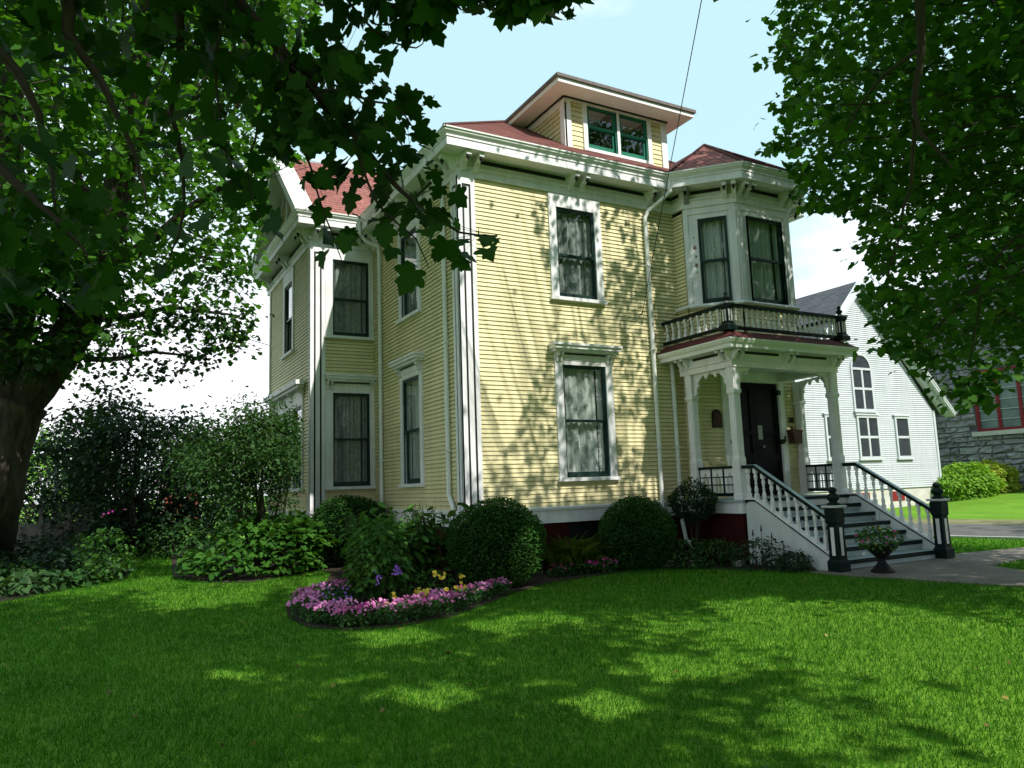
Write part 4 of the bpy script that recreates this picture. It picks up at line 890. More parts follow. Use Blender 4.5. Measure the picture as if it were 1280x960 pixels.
BED1 += [(4.56, -3.3), (4.56, -1.6), (4.0, -0.02), (0.02, -0.02), (-0.02, 4.7), (-1.4, 4.72), (-1.4, 9.0), (-3.3, 11.0), (-3.7, 10.0)]
BED2 = [tuple(gnd(u, v)[:2]) for u, v in ((-60, 757), (0, 753), (50, 744), (100, 734), (135, 723), (160, 713))] + [(-4.95, 7.0), (-4.7, 10.0), (-4.3, 11.2), (-3.3, 12.5), (-3, 24), (-25, 24), (-25, 2)]
def mound(name, poly, h, m):
    """a low earth bed"""
    P = np.array(poly); n = len(P); k = MB()
    k.add([(*p, GZ - 0.02) for p in P] + [(*p, GZ + h) for p in P], [(i, (i + 1) % n, n + (i + 1) % n, n + i) for i in range(n)] + [tuple(range(n, 2 * n))])
    o = k.build(name, m); tag(o, kind='structure'); return o
mound('garden_bed', BED1, 0.012, MT['soil']); mound('garden_bed', BED2, 0.012, MT['soil'])

# ================================================================== CHURCH
CY = 9.1; CX = 23.04; CL, CR = 18.28, 27.80
church = thing('white_church', (CX, CY, GZ), 'white clapboard church with steep grey roof and tall arched gable window', 'church')
FCh = Frame((0, CY, 0), (1, 0, 0), (0, -1, 0))
def cpart(m, name, mt, par=None, **k): return m.build(name, mt, par or church, **k)
top = 8.40; eav = 3.02
gp = [(CL, -0.26), (CR, -0.26), (CR, eav), (CX, top), (CL, eav)]
m = MB(); m.courses(FCh, gp, 0.090, 0.028, 0.006, gap=0.018, rec=-0.02, zref=-0.26); cpart(m, 'wall', MT['church'])
m = MB(); m.box(W0, CL, CL + 0.02, CY + 0.02, CY + 17, -0.26, eav); m.box(W0, CR - 0.02, CR, CY + 0.02, CY + 17, -0.26, eav); m.box(W0, CL, CR, CY + 16.98, CY + 17, -0.26, eav); cpart(m, 'side_wall', MT['church'])
m = MB(); m.box(W0, CL + 0.04, CR - 0.04, CY + 0.03, CY + 16.9, GZ - 0.3, -0.262); cpart(m, 'foundation', MT['concrete'])
m = MB(); m.box(FCh, CR - 0.14, CR, 0.0, 0.05, -0.26, eav + 0.1); m.box(FCh, CL, CL + 0.14, 0.0, 0.05, -0.26, eav + 0.1); cpart(m, 'corner_board', MT['church'])
sc = (8.66 - 2.98) / (28.6 - CX); lc = math.sqrt(1 + sc * sc); W2 = 28.60 - CX
m = MB()
m.courses(slope((CX - W2, CY - 0.5, 2.95), (0, 1, 0), (1, 0), sc), rect(0, 17.6, 0, W2 * lc), 0.18, 0.02, 0.004); m.courses(slope((CX + W2, CY + 17.1, 2.95), (0, -1, 0), (-1, 0), sc), rect(0, 17.6, 0, W2 * lc), 0.18, 0.02, 0.004)
cpart(m, 'roof', MT['slate'])
m = MB()
for sg in (1, -1):
    F = Frame((CX, CY, 8.63), (sg, 0, 0), (0, -1, 0)); e = W2
    m.prism(F, [(0, 0), (e, -sc * e), (e, -sc * e - 0.12), (e - 0.12, -sc * (e - 0.12) - 0.12), (0, -0.24)], 0.30, 0.50); m.prism(F, [(0, -0.16), (e, -sc * e - 0.12), (e - 0.4, -sc * (e - 0.4) - 0.35), (0, -0.50)], 0.03, 0.30)
cpart(m, 'rake_board', MT['church'])
m = MB()
for sg in (1, -1):
    F = Frame((CX, CY, 8.63), (sg, 0, 0), (0, -1, 0)); m.prism(F, [(0, 0.005), (W2 + 0.03, -sc * (W2 + 0.03) + 0.005), (W2 + 0.03, -sc * (W2 + 0.03) + 0.06), (0, 0.06)], 0.25, 0.53)
cpart(m, 'roof_edge', MT['gutter'])
def cwin(a0, a1, z0, z1, cols=2, arch=0.0, bar=True, name='window', head=True):
    m = MB(); w = 0.10
    if arch:
        c = (a0 + a1) / 2; r = (a1 - a0) / 2; N = 12
        arc = lambda rr: [(c + rr * math.cos(t), z1 + rr * math.sin(t)) for t in np.linspace(0, math.pi, N)]
        m.ring(FCh, [(a0 - w, z0 - w), (a1 + w, z0 - w)] + arc(r + w), [(a0, z0), (a1, z0)] + arc(r), 0.0, 0.07)
    else: m.ring(FCh, rect(a0 - w, a1 + w, z0 - w, z1 + w), rect(a0, a1, z0, z1), 0.0, 0.085)
    m.box(FCh, a0 - w - 0.06, a1 + w + 0.06, 0.0, 0.12, z0 - w - 0.06, z0 - w - 0.002)
    if head: m.box(FCh, a0 - w - 0.08, a1 + w + 0.08, 0.0, 0.12, z1 + w + 0.005, z1 + w + 0.07)
    zz = (z0 + z1) / 2
    for k in range(1, cols): c = a0 + (a1 - a0) * k / cols; m.box(FCh, c - 0.055, c + 0.055, 0.0, 0.075, z0, z1)
    if bar: m.box(FCh, a0, a1, 0.0, 0.07, zz - 0.05, zz + 0.05)
    if arch: m.box(FCh, a0, a1, 0.0, 0.08, z1 - 0.06, z1 + 0.04)
    o = cpart(m, name, MT['church']); g = MB()
    if arch: g.prism(FCh, [(a0, z0), (a1, z0)] + arc(r), 0.034, 0.042)
    else: g.box(FCh, a0, a1, 0.034, 0.042, z0, z1)
    g.build('pane', MT['churchpane'], o); return o
cwin(22.36, 23.52, 3.10, 4.82, arch=1, head=False)
cwin(22.42, 23.62, 1.10, 2.72); cwin(24.93, 25.72, 1.10, 2.72, cols=1); cwin(20.45, 21.15, 1.10, 2.72, cols=1)
m = MB()
for a in (19.4, 21.9, 24.2): m.box(FCh, a, a + 0.9, -0.028, -0.012, -0.80, -0.40)
cpart(m, 'cellar_window', MT['redwin'])

# ================================================================== STONE BUILDING
SXX = 34.0
stone = thing('stone_building', (SXX, 6.0, -0.7), 'grey rock-faced stone building with red framed windows', 'building')
FSt = Frame((SXX, 0, 0), (0, -1, 0), (-1, 0, 0))        # a = -y
r2 = np.random.default_rng(5)
m = MB(); z = -1.0; row = 0
win = (-10.72, -5.3, 2.30, 5.4)
while z < 8.0:
    h = r2.choice([0.26, 0.32, 0.40]); a = -16.0 + r2.uniform(-0.5, 0)
    while a < -4.5:
        w = r2.uniform(0.40, 1.05); a1 = a + w
        if not (z + h * 0.5 > win[2] - 0.25 and z + h * 0.5 < win[3] + 0.2 and a1 > win[0] and a < win[1]) or a1 < win[0] + 0.3:
            if (z + h * 0.5 > win[2] - 0.25 and z + h * 0.5 < win[3] + 0.2) and a1 > win[0] > a: a1 = win[0]
            if a1 - a > 0.08:
                nx_, nz_ = 5, 4; vs = []
                dep = 0.10 if abs(z + 0.1) > 0.35 else 0.16
                for j in range(nz_ + 1):
                    for i in range(nx_ + 1):
                        edge = i in (0, nx_) or j in (0, nz_)
                        b = 0.0 if edge else dep * r2.uniform(0.2, 1.6)
                        ja = 0 if i in (0, nx_) else r2.uniform(-0.07, 0.07); jz = 0 if j in (0, nz_) else r2.uniform(-0.03, 0.03)
                        fi = i / nx_ if 0 < i < nx_ else (0.012 if i == 0 else 1 - 0.012)
                        if i == 1: fi = 0.07
                        if i == nx_ - 1: fi = 0.93
                        fj = {0: 0.02, 1: 0.13, nz_ - 1: 0.87, nz_: 0.98}.get(j, j / nz_)
                        vs.append(FSt.pt(a + (a1 - a) * fi + ja * (a1 - a), b, z + h * fj + jz))
                n1 = nx_ + 1
                m.add(vs, [(j * n1 + i, j * n1 + i + 1, (j + 1) * n1 + i + 1, (j + 1) * n1 + i) for j in range(nz_) for i in range(nx_)])
        a = a1 if a1 > a + 0.08 else a + w
    z += h; row += 1
m.build('stone_facing', MT['stone'], stone)
m = MB(); m.box(FSt, -16.2, win[0], -8.0, -0.012, -1.6, 8.0); m.box(FSt, win[0], win[1], -8.0, -0.012, -1.6, win[2] - 0.2); m.box(FSt, win[0], win[1], -8, -0.012, win[3], 8.0); m.box(FSt, win[1], 6.0, -8.0, -0.012, -1.6, 8.0)
m.build('wall', mat('mortar', (0.10, 0.10, 0.105), 0.95), stone)
m = MB(); m.box(FSt, win[0] - 0.2, win[1], -0.3, 0.22, win[2] - 0.22, win[2] - 0.001); m.build('window_sill', MT['concrete'], stone)
m = MB(); m.box(FSt, -16.2, -4.0, -0.01, 0.20, -0.25, -0.06); m.build('plinth_course', MT['stone'], stone)
m = MB()
m.box(FSt, win[0], win[1], -0.20, 0.02, win[2], win[2] + 0.14); m.box(FSt, win[0], win[1], -0.20, 0.02, win[3] - 0.12, win[3])
for k in range(6): a = win[0] + k * 1.05; m.box(FSt, a, a + 0.15, -0.20, 0.018, win[2] + 0.14, win[3] - 0.12)
wn = m.build('window', MT['redwin'], stone)
m = MB()
for k in range(5):
    a = win[0] + k * 1.05 + 0.15
    for zz in (2.85, 3.35, 3.85, 4.4): m.box(FSt, a, a + 0.90, -0.06, -0.03, zz, zz + 0.03)
m.build('glazing_bar', MT['church'], wn)
pg = mat('leaded_pane', (0.16, 0.21, 0.20), 0.08, var=0.25, vscale=1.2, spec=0.6)
m = MB(); m.box(FSt, win[0], win[1], -0.10, -0.08, win[2], win[3]); m.build('pane', pg, wn)
m = MB(); m.courses(slope((SXX - 0.4, -6.0, 7.9), (0, 1, 0), (1, 0), 1.0), rect(0, 20.0, 0, 7.5), 0.2, 0.02, 0.004); m.build('roof', MT['slate'], stone)
m = MB(); m.prism(Frame((SXX + 0.6, 14.6, 0), (0, -1, 0), (-1, 0, 0)), [(0, -1), (1.7, -1), (1.7, 8.9), (0.9, 9.9), (0, 9.0)], 0, 1.0); m.build('gable_stone', MT['beige'], stone)

# ================================================================== FAR THINGS ON THE LEFT
def far(name, label, cat): return thing(name, (0, 0, GZ), label, cat)
q = at(226, 616, 44)
shed = thing('red_shed', (q[0], q[1], GZ), 'small red shed with white trim seen under the dark shrub', 'shed')
Fq = Frame((q[0], q[1], 0), (1, 0, 0), (0, -1, 0))
m = MB(); m.courses(Fq, rect(-0.9, 1.0, GZ, 0.95), 0.12, 0.02, 0.004); m.box(Fq, -0.9, 1.0, -2.5, -0.01, GZ, 0.94); m.build('wall', MT['red'], shed)
m = MB(); m.box(Fq, 0.1, 0.3, 0.022, 0.06, GZ, 0.94); m.box(Fq, -0.95, -0.8, 0.022, 0.06, GZ, 0.94); m.box(Fq, 0.9, 1.06, 0.022, 0.06, GZ, 0.94); m.box(Fq, -0.8, 0.9, 0.022, 0.05, 0.8, 0.94); m.build('trim', MT['church'], shed)
m = MB(); m.add([Fq.pt(a, b, z) for a, b, z in ((-1.1, 0.3, 0.9), (1.2, 0.3, 0.9), (1.2, -1.3, 1.7), (-1.1, -1.3, 1.7), (-1.1, -2.9, 0.9), (1.2, -2.9, 0.9))], [(0, 1, 2, 3), (3, 2, 5, 4)]); m.build('roof', MT['edge'], shed)
# lattice fence behind the trunk
f0, f1 = at(-60, 640, 24), at(120, 634, 24); fd = f1 - f0; fd[2] = 0; Lf = np.linalg.norm(fd); fd /= Lf
fence = thing('lattice_fence', (f0[0], f0[1], GZ), 'weathered grey lattice garden fence behind the big trunk', 'fence')
Ff = Frame((f0[0], f0[1], GZ), fd, np.cross(fd, (0, 0, 1)))
m = MB()
for k in range(6): m.box(Ff, Lf * k / 5 - 0.05, Lf * k / 5 + 0.05, -0.05, 0.05, 0, 1.45)
m.build('post', MT['wood'], fence)
m = MB(); m.box(Ff, 0, Lf, -0.012, 0.012, 0.08, 0.85); m.box(Ff, 0, Lf, -0.02, 0.02, 1.38, 1.43); m.box(Ff, 0, Lf, -0.02, 0.02, 0.86, 0.92)
for k in range(int(Lf / 0.13)):
    a = k * 0.13; m.tube([Ff.pt(a, 0.006, 0.92), Ff.pt(min(Lf, a + 0.46), 0.006, 1.38)], 0.014, 4, False); m.tube([Ff.pt(a + 0.46 if a + 0.46 < Lf else Lf, -0.006, 0.92), Ff.pt(a, -0.006, 1.38)], 0.014, 4, False)
m.build('lattice_panel', MT['wood'], fence)
q = at(71, 590, 26); sp_ = MB(); sp_.tube([(q[0], q[1], GZ), (q[0], q[1], 1.35)], 0.06, 8); sp_.lathe((q[0], q[1], 1.35), [(0.11, 0), (0.13, 0.04), (0.05, 0.16), (0.0, 0.2)], 8)
tag(sp_.build('garden_post', MT['church'], base=(q[0], q[1], GZ)), 'slim white post with a cap among the far left bushes', 'post')

# overhead wires
def wire(p, q, sag, label, r=0.011):
    p, q = np.array(p, float), np.array(q, float); pts = [p + (q - p) * t - np.array((0, 0, sag * 4 * t * (1 - t))) for t in np.linspace(0, 1, 15)]
    m = MB(); m.tube(pts, r, 5); tag(m.build('overhead_wire', MT['wire']), label, 'wire')
w1 = at(877, 0, 10.0); w0 = np.array((3.834, -0.09, 3.63)); wire(w0, w0 + (w1 - w0) * 2.0, 0.0, 'thin black service wire rising from the front wall past the dormer', 0.006)
wire((WX - 0.02, D2 - 0.05, 4.35), at(-80, 250, 38), 0.5, 'black wire running from the left wing of the house into the trees')
wire(at(-200, 428, 45), at(330, 436, 60), 0.2, 'low distant wire above the left shrubs', 0.02)
# ================================================================== PLANTS
R = np.random.default_rng(11)
LM = {}
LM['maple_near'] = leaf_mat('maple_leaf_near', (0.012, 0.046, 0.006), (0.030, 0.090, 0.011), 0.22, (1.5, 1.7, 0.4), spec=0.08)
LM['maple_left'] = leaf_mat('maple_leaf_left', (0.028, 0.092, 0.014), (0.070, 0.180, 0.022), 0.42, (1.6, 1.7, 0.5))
LM['maple_backlit'] = leaf_mat('maple_leaf_backlit', (0.018, 0.052, 0.016), (0.034, 0.088, 0.024), 0.22)  # darker copy of the left maple's leaf; backlit shade is put into the colour
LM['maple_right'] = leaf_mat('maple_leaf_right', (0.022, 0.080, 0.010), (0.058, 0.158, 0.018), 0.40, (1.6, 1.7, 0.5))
LM['box'] = leaf_mat('boxwood_leaf', (0.018, 0.064, 0.013), (0.048, 0.128, 0.024), 0.12, rough=0.7, spec=0.05)
LM['yew'] = leaf_mat('yew_needle', (0.017, 0.062, 0.014), (0.042, 0.118, 0.023), 0.10, rough=0.75, spec=0.04)
LM['hyd'] = leaf_mat('broad_leaf', (0.028, 0.098, 0.014), (0.062, 0.170, 0.022), 0.35)
LM['peren'] = leaf_mat('perennial_leaf', (0.028, 0.098, 0.016), (0.066, 0.165, 0.026), 0.3)
LM['darkshrub'] = leaf_mat('dark_shrub_leaf', (0.012, 0.038, 0.016), (0.030, 0.070, 0.026), 0.2)
LM['light'] = leaf_mat('fine_shrub_leaf', (0.022, 0.068, 0.022), (0.055, 0.125, 0.032), 0.35)
LM['bed'] = leaf_mat('bed_leaf', (0.016, 0.058, 0.014), (0.042, 0.110, 0.022), 0.25)
LM['bedlight'] = leaf_mat('yellow_green_leaf', (0.075, 0.180, 0.025), (0.14, 0.27, 0.035), 0.4)
LM['hosta'] = leaf_mat('hosta_leaf', (0.030, 0.080, 0.028), (0.058, 0.125, 0.038), 0.25)
LM['lily'] = leaf_mat('lily_blade', (0.055, 0.15, 0.022), (0.20, 0.26, 0.05), 0.25)
LM['hedge'] = leaf_mat('hedge_leaf', (0.11, 0.25, 0.025), (0.19, 0.36, 0.04), 0.3)
LM['hedge2'] = leaf_mat('yellowish_hedge_leaf', (0.20, 0.30, 0.03), (0.32, 0.38, 0.05), 0.3)
LM['impleaf'] = leaf_mat('impatiens_leaf', (0.022, 0.070, 0.018), (0.045, 0.115, 0.025), 0.2)
LM['pink'] = leaf_mat('pink_petal', (0.70, 0.15, 0.46), (0.86, 0.42, 0.68), 0.25, (1.1, 1.0, 1.1))
LM['hotpink'] = leaf_mat('magenta_petal', (0.62, 0.03, 0.30), (0.72, 0.10, 0.45), 0.25, (1.1, 1, 1))
LM['red'] = leaf_mat('red_petal', (0.65, 0.03, 0.03), (0.75, 0.08, 0.04), 0.2, (1.1, 1, 1))
LM['yellow'] = leaf_mat('yellow_petal', (0.68, 0.48, 0.02), (0.75, 0.62, 0.12), 0.25, (1.1, 1, 0.8))
LM['purple'] = leaf_mat('purple_petal', (0.22, 0.08, 0.50), (0.38, 0.16, 0.62), 0.25, (1.1, 1, 1.1))
LM['grass'] = leaf_mat('grass_blade', (0.016, 0.092, 0.006), (0.064, 0.212, 0.013), 0.42, (1.35, 1.6, 0.4), rough=0.6, spec=0.12)
def mottle(m, amount=0.35):
    n = m.node_tree; b = n.nodes['Principled BSDF']; src = b.inputs['Base Color'].links[0].from_socket; outs = [l.to_socket for l in src.links]
    t = n.nodes.new('ShaderNodeTexCoord'); a1_ = n.nodes.new('ShaderNodeTexNoise'); a1_.inputs['Scale'].default_value = 0.9; a1_.inputs['Detail'].default_value = 7; a1_.inputs['Roughness'].default_value = 0.72
    r = n.nodes.new('ShaderNodeValToRGB'); r.color_ramp.elements[0].position = 0.32; r.color_ramp.elements[0].color = (1 - amount, 1 - amount * 0.7, 1 - amount * 0.6, 1); r.color_ramp.elements[1].position = 0.68; r.color_ramp.elements[1].color = (1 + amount, 1 + amount * 0.5, 1, 1)
    x = n.nodes.new('ShaderNodeMixRGB'); x.blend_type = 'MULTIPLY'; x.inputs['Fac'].default_value = 1
    n.links.new(t.outputs['Object'], a1_.inputs['Vector']); n.links.new(a1_.outputs['Fac'], r.inputs['Fac']); n.links.new(src, x.inputs['Color1']); n.links.new(r.outputs['Color'], x.inputs['Color2'])
    for o in outs: n.links.new(x.outputs['Color'], o)
mottle(LM['grass'])
LM['clover'] = leaf_mat('clover_leaf', (0.05, 0.15, 0.03), (0.10, 0.22, 0.05), 0.3)

def rdir(n, up=0.0, spread=1.0):
    v = R.normal(size=(n, 3)) * spread; v[:, 2] += up; return unit(v)
def blob(n, c, r, shell=0.0):
    """points in an ellipsoid, pushed towards its surface by shell (0..1)"""
    d = unit(R.normal(size=(n, 3))); t = R.random(n) ** (1 / 3); t = t * (1 - shell) + shell * (1 - 0.12 * np.abs(R.normal(size=n)))
    return np.array(c) + d * t[:, None] * np.array(r), d
def foliage(name, parent, P, m, size, tmpl, out=None, droop=0.3, flat=0.6, sv=0.25, **k):
    """leaves at P: facing up and outward, tips hanging outward"""
    n = len(P); o = unit(R.normal(size=(n, 3))) if out is None else unit(out + 0.5 * R.normal(size=(n, 3)))
    d = o.copy(); d[:, 2] = d[:, 2] * 0.3 - droop + 0.25 * R.normal(size=n)
    nor = R.normal(size=(n, 3)) * 0.55; nor[:, 2] += flat + 0.4
    if out is not None: nor += 0.6 * o
    return leaf_mesh(name, P, unit(d), unit(nor), size * (1 + sv * R.normal(size=n)).clip(0.4, 1.8), tmpl, m, parent, **k)

# ---- trees -------------------------------------------------------
def limb(m, pts, r0, r1, seg=10, wob=0.0):
    pts = [np.array(p, float) for p in pts]; out = []
    for i in range(len(pts) - 1):
        for t in np.linspace(0, 1, 5)[:-1]:
            p0 = pts[max(i - 1, 0)]; p1, p2 = pts[i], pts[i + 1]; p3 = pts[min(i + 2, len(pts) - 1)]
            out.append(0.5 * (2 * p1 + (p2 - p0) * t + (2 * p0 - 5 * p1 + 4 * p2 - p3) * t * t + (3 * p1 - p0 - 3 * p2 + p3) * t ** 3) + R.normal(size=3) * wob)
    out.append(pts[-1]); n = len(out)
    m.tube(out, [r0 + (r1 - r0) * i / (n - 1) for i in range(n)], seg); return out
def clusters(Cs, n, rad, size, tmpl, m, name, parent, keep=None, hang=0.35, lay=0.45, **k):
    """leaf sprays round the cluster centres, flattened in layers"""
    N = len(Cs); P = np.repeat(Cs, n, 0); off = R.normal(size=(N * n, 3)) * np.array((rad, rad, rad * lay)); P = P + off
    if keep is not None: q = keep(P); P = P[q]; off = off[q]
    return foliage(name, parent, P, m, size, tmpl, out=off, droop=hang, flat=0.8, **k)
def sun_hit_ground(P, z=GZ):
    t = (P[:, 2] - z) / SUN_DIR[2]; return P - SUN_DIR * t[:, None]
def sun_hit_wall(P, y=0.0):
    t = (P[:, 1] - y) / SUN_DIR[1]; return P - SUN_DIR * t[:, None], t

# gaps in the canopy: where the photograph's ground and front wall stand in the sun
def img_ground_poly(pts): return [tuple(gnd(u, v)[:2]) for u, v in pts]
LIT = [img_ground_poly(p) for p in (
    [(870, 752), (960, 745), (1100, 752), (1290, 790), (1290, 858), (1180, 850), (1060, 838), (980, 822), (1000, 800), (930, 790), (900, 770)],
    [(1120, 862), (1290, 875), (1290, 915), (1200, 925), (1150, 905)],
    [(700, 868), (770, 862), (800, 880), (760, 905), (700, 895)],
    [(480, 860), (560, 850), (600, 870), (560, 890), (490, 885)],
    [(790, 820), (860, 815), (880, 840), (840, 860), (800, 850)],
    [(560, 780), (690, 762), (720, 775), (640, 800)],
    [(960, 885), (1060, 880), (1080, 925), (1000, 945), (950, 915)],
    [(880, 905), (930, 900), (930, 950), (880, 955)],
    [(160, 745), (260, 738), (330, 735), (330, 752), (200, 765)], [(150, 702), (215, 697), (212, 714), (140, 724)], [(380, 722), (415, 718), (420, 726), (370, 735)], [(420, 790), (520, 785), (560, 800), (450, 812)], [(250, 840), (320, 830), (340, 842), (260, 852)])]
LITW = [[(-0.1, 0.6), (0.35, 0.55), (0.85, 1.2), (1.3, 2.0), (1.75, 2.9), (1.9, 4.0), (1.5, 5.0), (1.6, 5.7), (0.2, 5.7), (-0.1, 3.5)], [(1.9, 3.1), (2.6, 3.3), (2.9, 4.2), (2.2, 3.9)], rect(3.2, 3.7, 1.0, 1.6), rect(2.9, 3.5, 4.7, 5.3), rect(2.2, 5.6, 6.75, 8.3)]
LITP = [((-0.0, -1.9, -0.55), 0.26), ((0.2, -1.8, -0.85), 0.2), ((-1.75, 2.8, -0.5), 0.4), ((-1.3, -0.6, 0.0), 0.28), ((4.0, -0.4, 0.65), 0.12), ((-3.9, 9.5, -1.0), 0.8), ((-1.2, -2.4, -0.9), 0.2), ((-2.4, -2.8, -0.9), 0.25), ((7.0, -3.0, -0.3), 0.2)]
def sunfilter(P, p_ground=0.975, p_wall=0.985):
    g = sun_hit_ground(P); kill = np.zeros(len(P), bool)
    for poly in LIT: kill |= inpoly(g[:, 0], g[:, 1], poly)
    kill &= R.random(len(P)) < p_ground
    w, t = sun_hit_wall(P); k2 = np.zeros(len(P), bool)
    for poly in LITW: k2 |= inpoly(w[:, 0], w[:, 2], poly)
    k2 &= (t > 0) & (R.random(len(P)) < p_wall)
    k2 |= (t > 0) & (w[:, 0] > -0.6) & (w[:, 0] < 8) & (w[:, 2] > 0) & (w[:, 2] < 8.6) & (R.random(len(P)) < np.where(w[:, 0] < 4.2, 0.84, 0.35))
    for q, rr in LITP:
        e = P - np.array(q); s_ = e @ SUN_DIR; k2 |= (s_ > 0.3) & (np.linalg.norm(e - s_[:, None] * SUN_DIR, axis=1) < rr)
    return ~(kill | k2)

# tree 1: the big maple at the left edge
def seen(P, poly):
    u, v, z = project(P); return (z > 0.3) & inpoly(u, v, poly)
K1 = 1.17
def a1(u, v, d): return at(u, v, d * K1)
T1 = gnd(-26, 716)
maple1 = thing('maple_tree', tuple(T1), 'big maple with a thick leaning trunk at the edge of the left bed', 'tree', 'maple trees round the lawn')
m = MB()
tp = [T1 + (0, 0, -0.1), T1 + (0.02, 0, 0.25), a1(-16, 620, 14), a1(-6, 560, 14), a1(18, 500, 14)]
def trunk(m, pts, rad):
    o = []; rr = []
    P = [np.array(p, float) for p in pts]
    for i in range(len(P) - 1):
        for t in np.linspace(0, 1, 7)[:-1]: o.append(P[i] + (P[i + 1] - P[i]) * t + R.normal(size=3) * 0.012); rr.append((rad[i] + (rad[i + 1] - rad[i]) * t) * (1 + 0.03 * R.normal()))
    o.append(P[-1]); rr.append(rad[-1]); m.tube(o, rr, 16)
trunk(m, tp, [0.78, 0.60, 0.555, 0.55, 0.57])
m.build('trunk', MT['bark'], maple1, smooth=True)
m = MB()
LB = [a1(22, 505, 14), a1(68, 450, 14), a1(108, 385, 13.9), a1(132, 300, 13.8), a1(150, 225, 13.7), a1(170, 120, 13.5), a1(180, -40, 13.3)]
limb(m, LB, 0.42, 0.16, 12, 0.01)
limb(m, [a1(12, 510, 14), a1(8, 440, 14.2), a1(24, 350, 14.4), a1(10, 200, 14.6), a1(20, 20, 15)], 0.46, 0.17, 12, 0.01)
limb(m, [a1(120, 350, 13.9), a1(190, 300, 13.2), a1(250, 250, 12.7), a1(310, 215, 12.2)], 0.13, 0.03, 8, 0.01)
limb(m, [a1(100, 400, 13.9), a1(160, 395, 13.4), a1(220, 385, 13.0), a1(300, 395, 12.6)], 0.09, 0.015, 8, 0.01)
limb(m, [a1(80, 440, 14), a1(130, 450, 13.7), a1(190, 440, 13.4), a1(260, 450, 13.2)], 0.07, 0.012, 8, 0.01)
limb(m, [a1(150, 225, 13.7), a1(200, 150, 13), a1(270, 110, 12.4)], 0.11, 0.03, 8, 0.01)
limb(m, [a1(134, 290, 13.8), a1(90, 210, 14.5), a1(60, 120, 15)], 0.14, 0.04, 8, 0.01)
limb(m, [a1(20, 440, 14.2), a1(-60, 380, 14), a1(-150, 300, 13.5)], 0.2, 0.05, 8, 0.01)
m.build('branch', MT['bark'], maple1, smooth=True)
c1 = a1(120, 60, 15)
Cs, _ = blob(1500, c1 + (0, 0, 1.5), (8.0, 6.0, 8.2)); u, v, z = project(Cs)
OUT1 = [(-400, -900), (420, -900), (400, 60), (380, 200), (335, 215), (330, 330), (325, 400), (290, 455), (215, 420), (150, 470), (100, 470), (-20, 520), (-400, 560)]
kp = (z > 7) & inpoly(u, v, OUT1)
thin = (v > 340) & (u > 90); kp &= ~(thin & (R.random(len(u)) < 0.55))
# keep clear of the house wall
kp &= ~((Cs[:, 0] > WX - 0.9) & (Cs[:, 2] < 9))
Cs = Cs[kp]
m = MB()
for c in Cs[R.random(len(Cs)) < 0.30]:
    b = np.array(LB[R.integers(2, 6)]); e = c - b; m.tube([b + e * 0.55, b + e * 0.8 + (0, 0, 0.12), c], [0.02, 0.013, 0.006], 4, False)
m.build('twigs', MT['twig'], maple1)['kind'] = 'stuff'
def keep1(P):
    u, v, z = project(P)
    return ((v < -5) | inpoly(u, v, OUT1)) & ~((P[:, 0] > WX - 0.35) & (P[:, 2] < 8.8))
clusters(Cs, 52, 0.46, 0.118, T_MAPLE_S, LM['maple_left'], 'crown', maple1, keep=keep1, hang=0.3)
# low sprays against the bright sky
dk = np.array([a1(u, v, d) for u, v, d in [(x + R.normal() * 8, y + R.normal() * 8, 13.2 + R.normal() * 0.3) for x in range(-20, 105, 22) for y in range(290, 480, 24)]])
dk = dk[(project(dk)[0] < 128 - 0.35 * (project(dk)[1] - 330))]
clusters(dk, 60, 0.30, 0.10, T_MAPLE_S, LM['maple_backlit'], 'crown', maple1)
lows = np.array([a1(u, v, d) for u, v, d in ((150, 405, 13.3), (180, 430, 13.2), (205, 400, 13.0), (235, 395, 12.9), (265, 405, 12.8), (290, 395, 12.6), (250, 440, 13.1), (225, 455, 13.2), (190, 465, 13.3), (130, 445, 13.6), (290, 425, 12.7), (275, 350, 12.8), (120, 480, 13.6), (100, 520, 14))])
clusters(lows, 95, 0.30, 0.085, T_MAPLE_S, LM['maple_backlit'], 'crown', maple1)

# tree 2: the maple whose boughs hang over the camera from the left
T2 = np.array((-8.7, -9.2, GZ))
maple2 = thing('maple_tree', tuple(T2), 'maple just left of the lawn whose dark lobed leaves hang close over the view', 'tree', 'maple trees round the lawn')
m = MB(); trunk(m, [T2 + (0, 0, -0.1), T2 + (0, 0, 0.3), T2 + (0.1, 0, 2.2), T2 + (0.2, 0.1, 4.6)], [0.62, 0.48, 0.42, 0.38]); m.build('trunk', MT['bark'], maple2, smooth=True)
m = MB(); fork = T2 + (0.2, 0.1, 4.5)
twigs = []
def bough(px, d0, d1, r0=0.028, r1=0.006, link=True):
    n = len(px); pts = [at(u, v, d0 + (d1 - d0) * i / (n - 1)) for i, (u, v) in enumerate(px)]
    if link: pts = [fork + (0, 0, 0.2), (fork + pts[0]) / 2 + (0, 0, 0.7)] + pts
    o = limb(m, pts, r0 * (2.2 if link else 1), r1, 6, 0.004); twigs.append(o[8:] if link else o); return o
bough([(240, -60), (285, -15), (345, 55), (390, 110), (440, 165), (480, 215), (520, 255), (575, 290), (625, 293)], 4.5, 3.75, 0.019, 0.002)
bough([(200, -60), (222, 20), (226, 80), (214, 130), (229, 210), (226, 280), (205, 335)], 4.6, 4.3, 0.016, 0.003)
bough([(330, -80), (420, -20), (500, 12), (560, -4), (640, -8), (705, 2)], 4.6, 4.2, 0.02, 0.003)
bough([(40, -60), (85, 40), (130, 110), (170, 200), (185, 260)], 4.2, 3.9, 0.02, 0.003)
bough([(-120, 80), (-20, 190), (50, 255), (110, 320)], 3.4, 3.0, 0.02, 0.003)
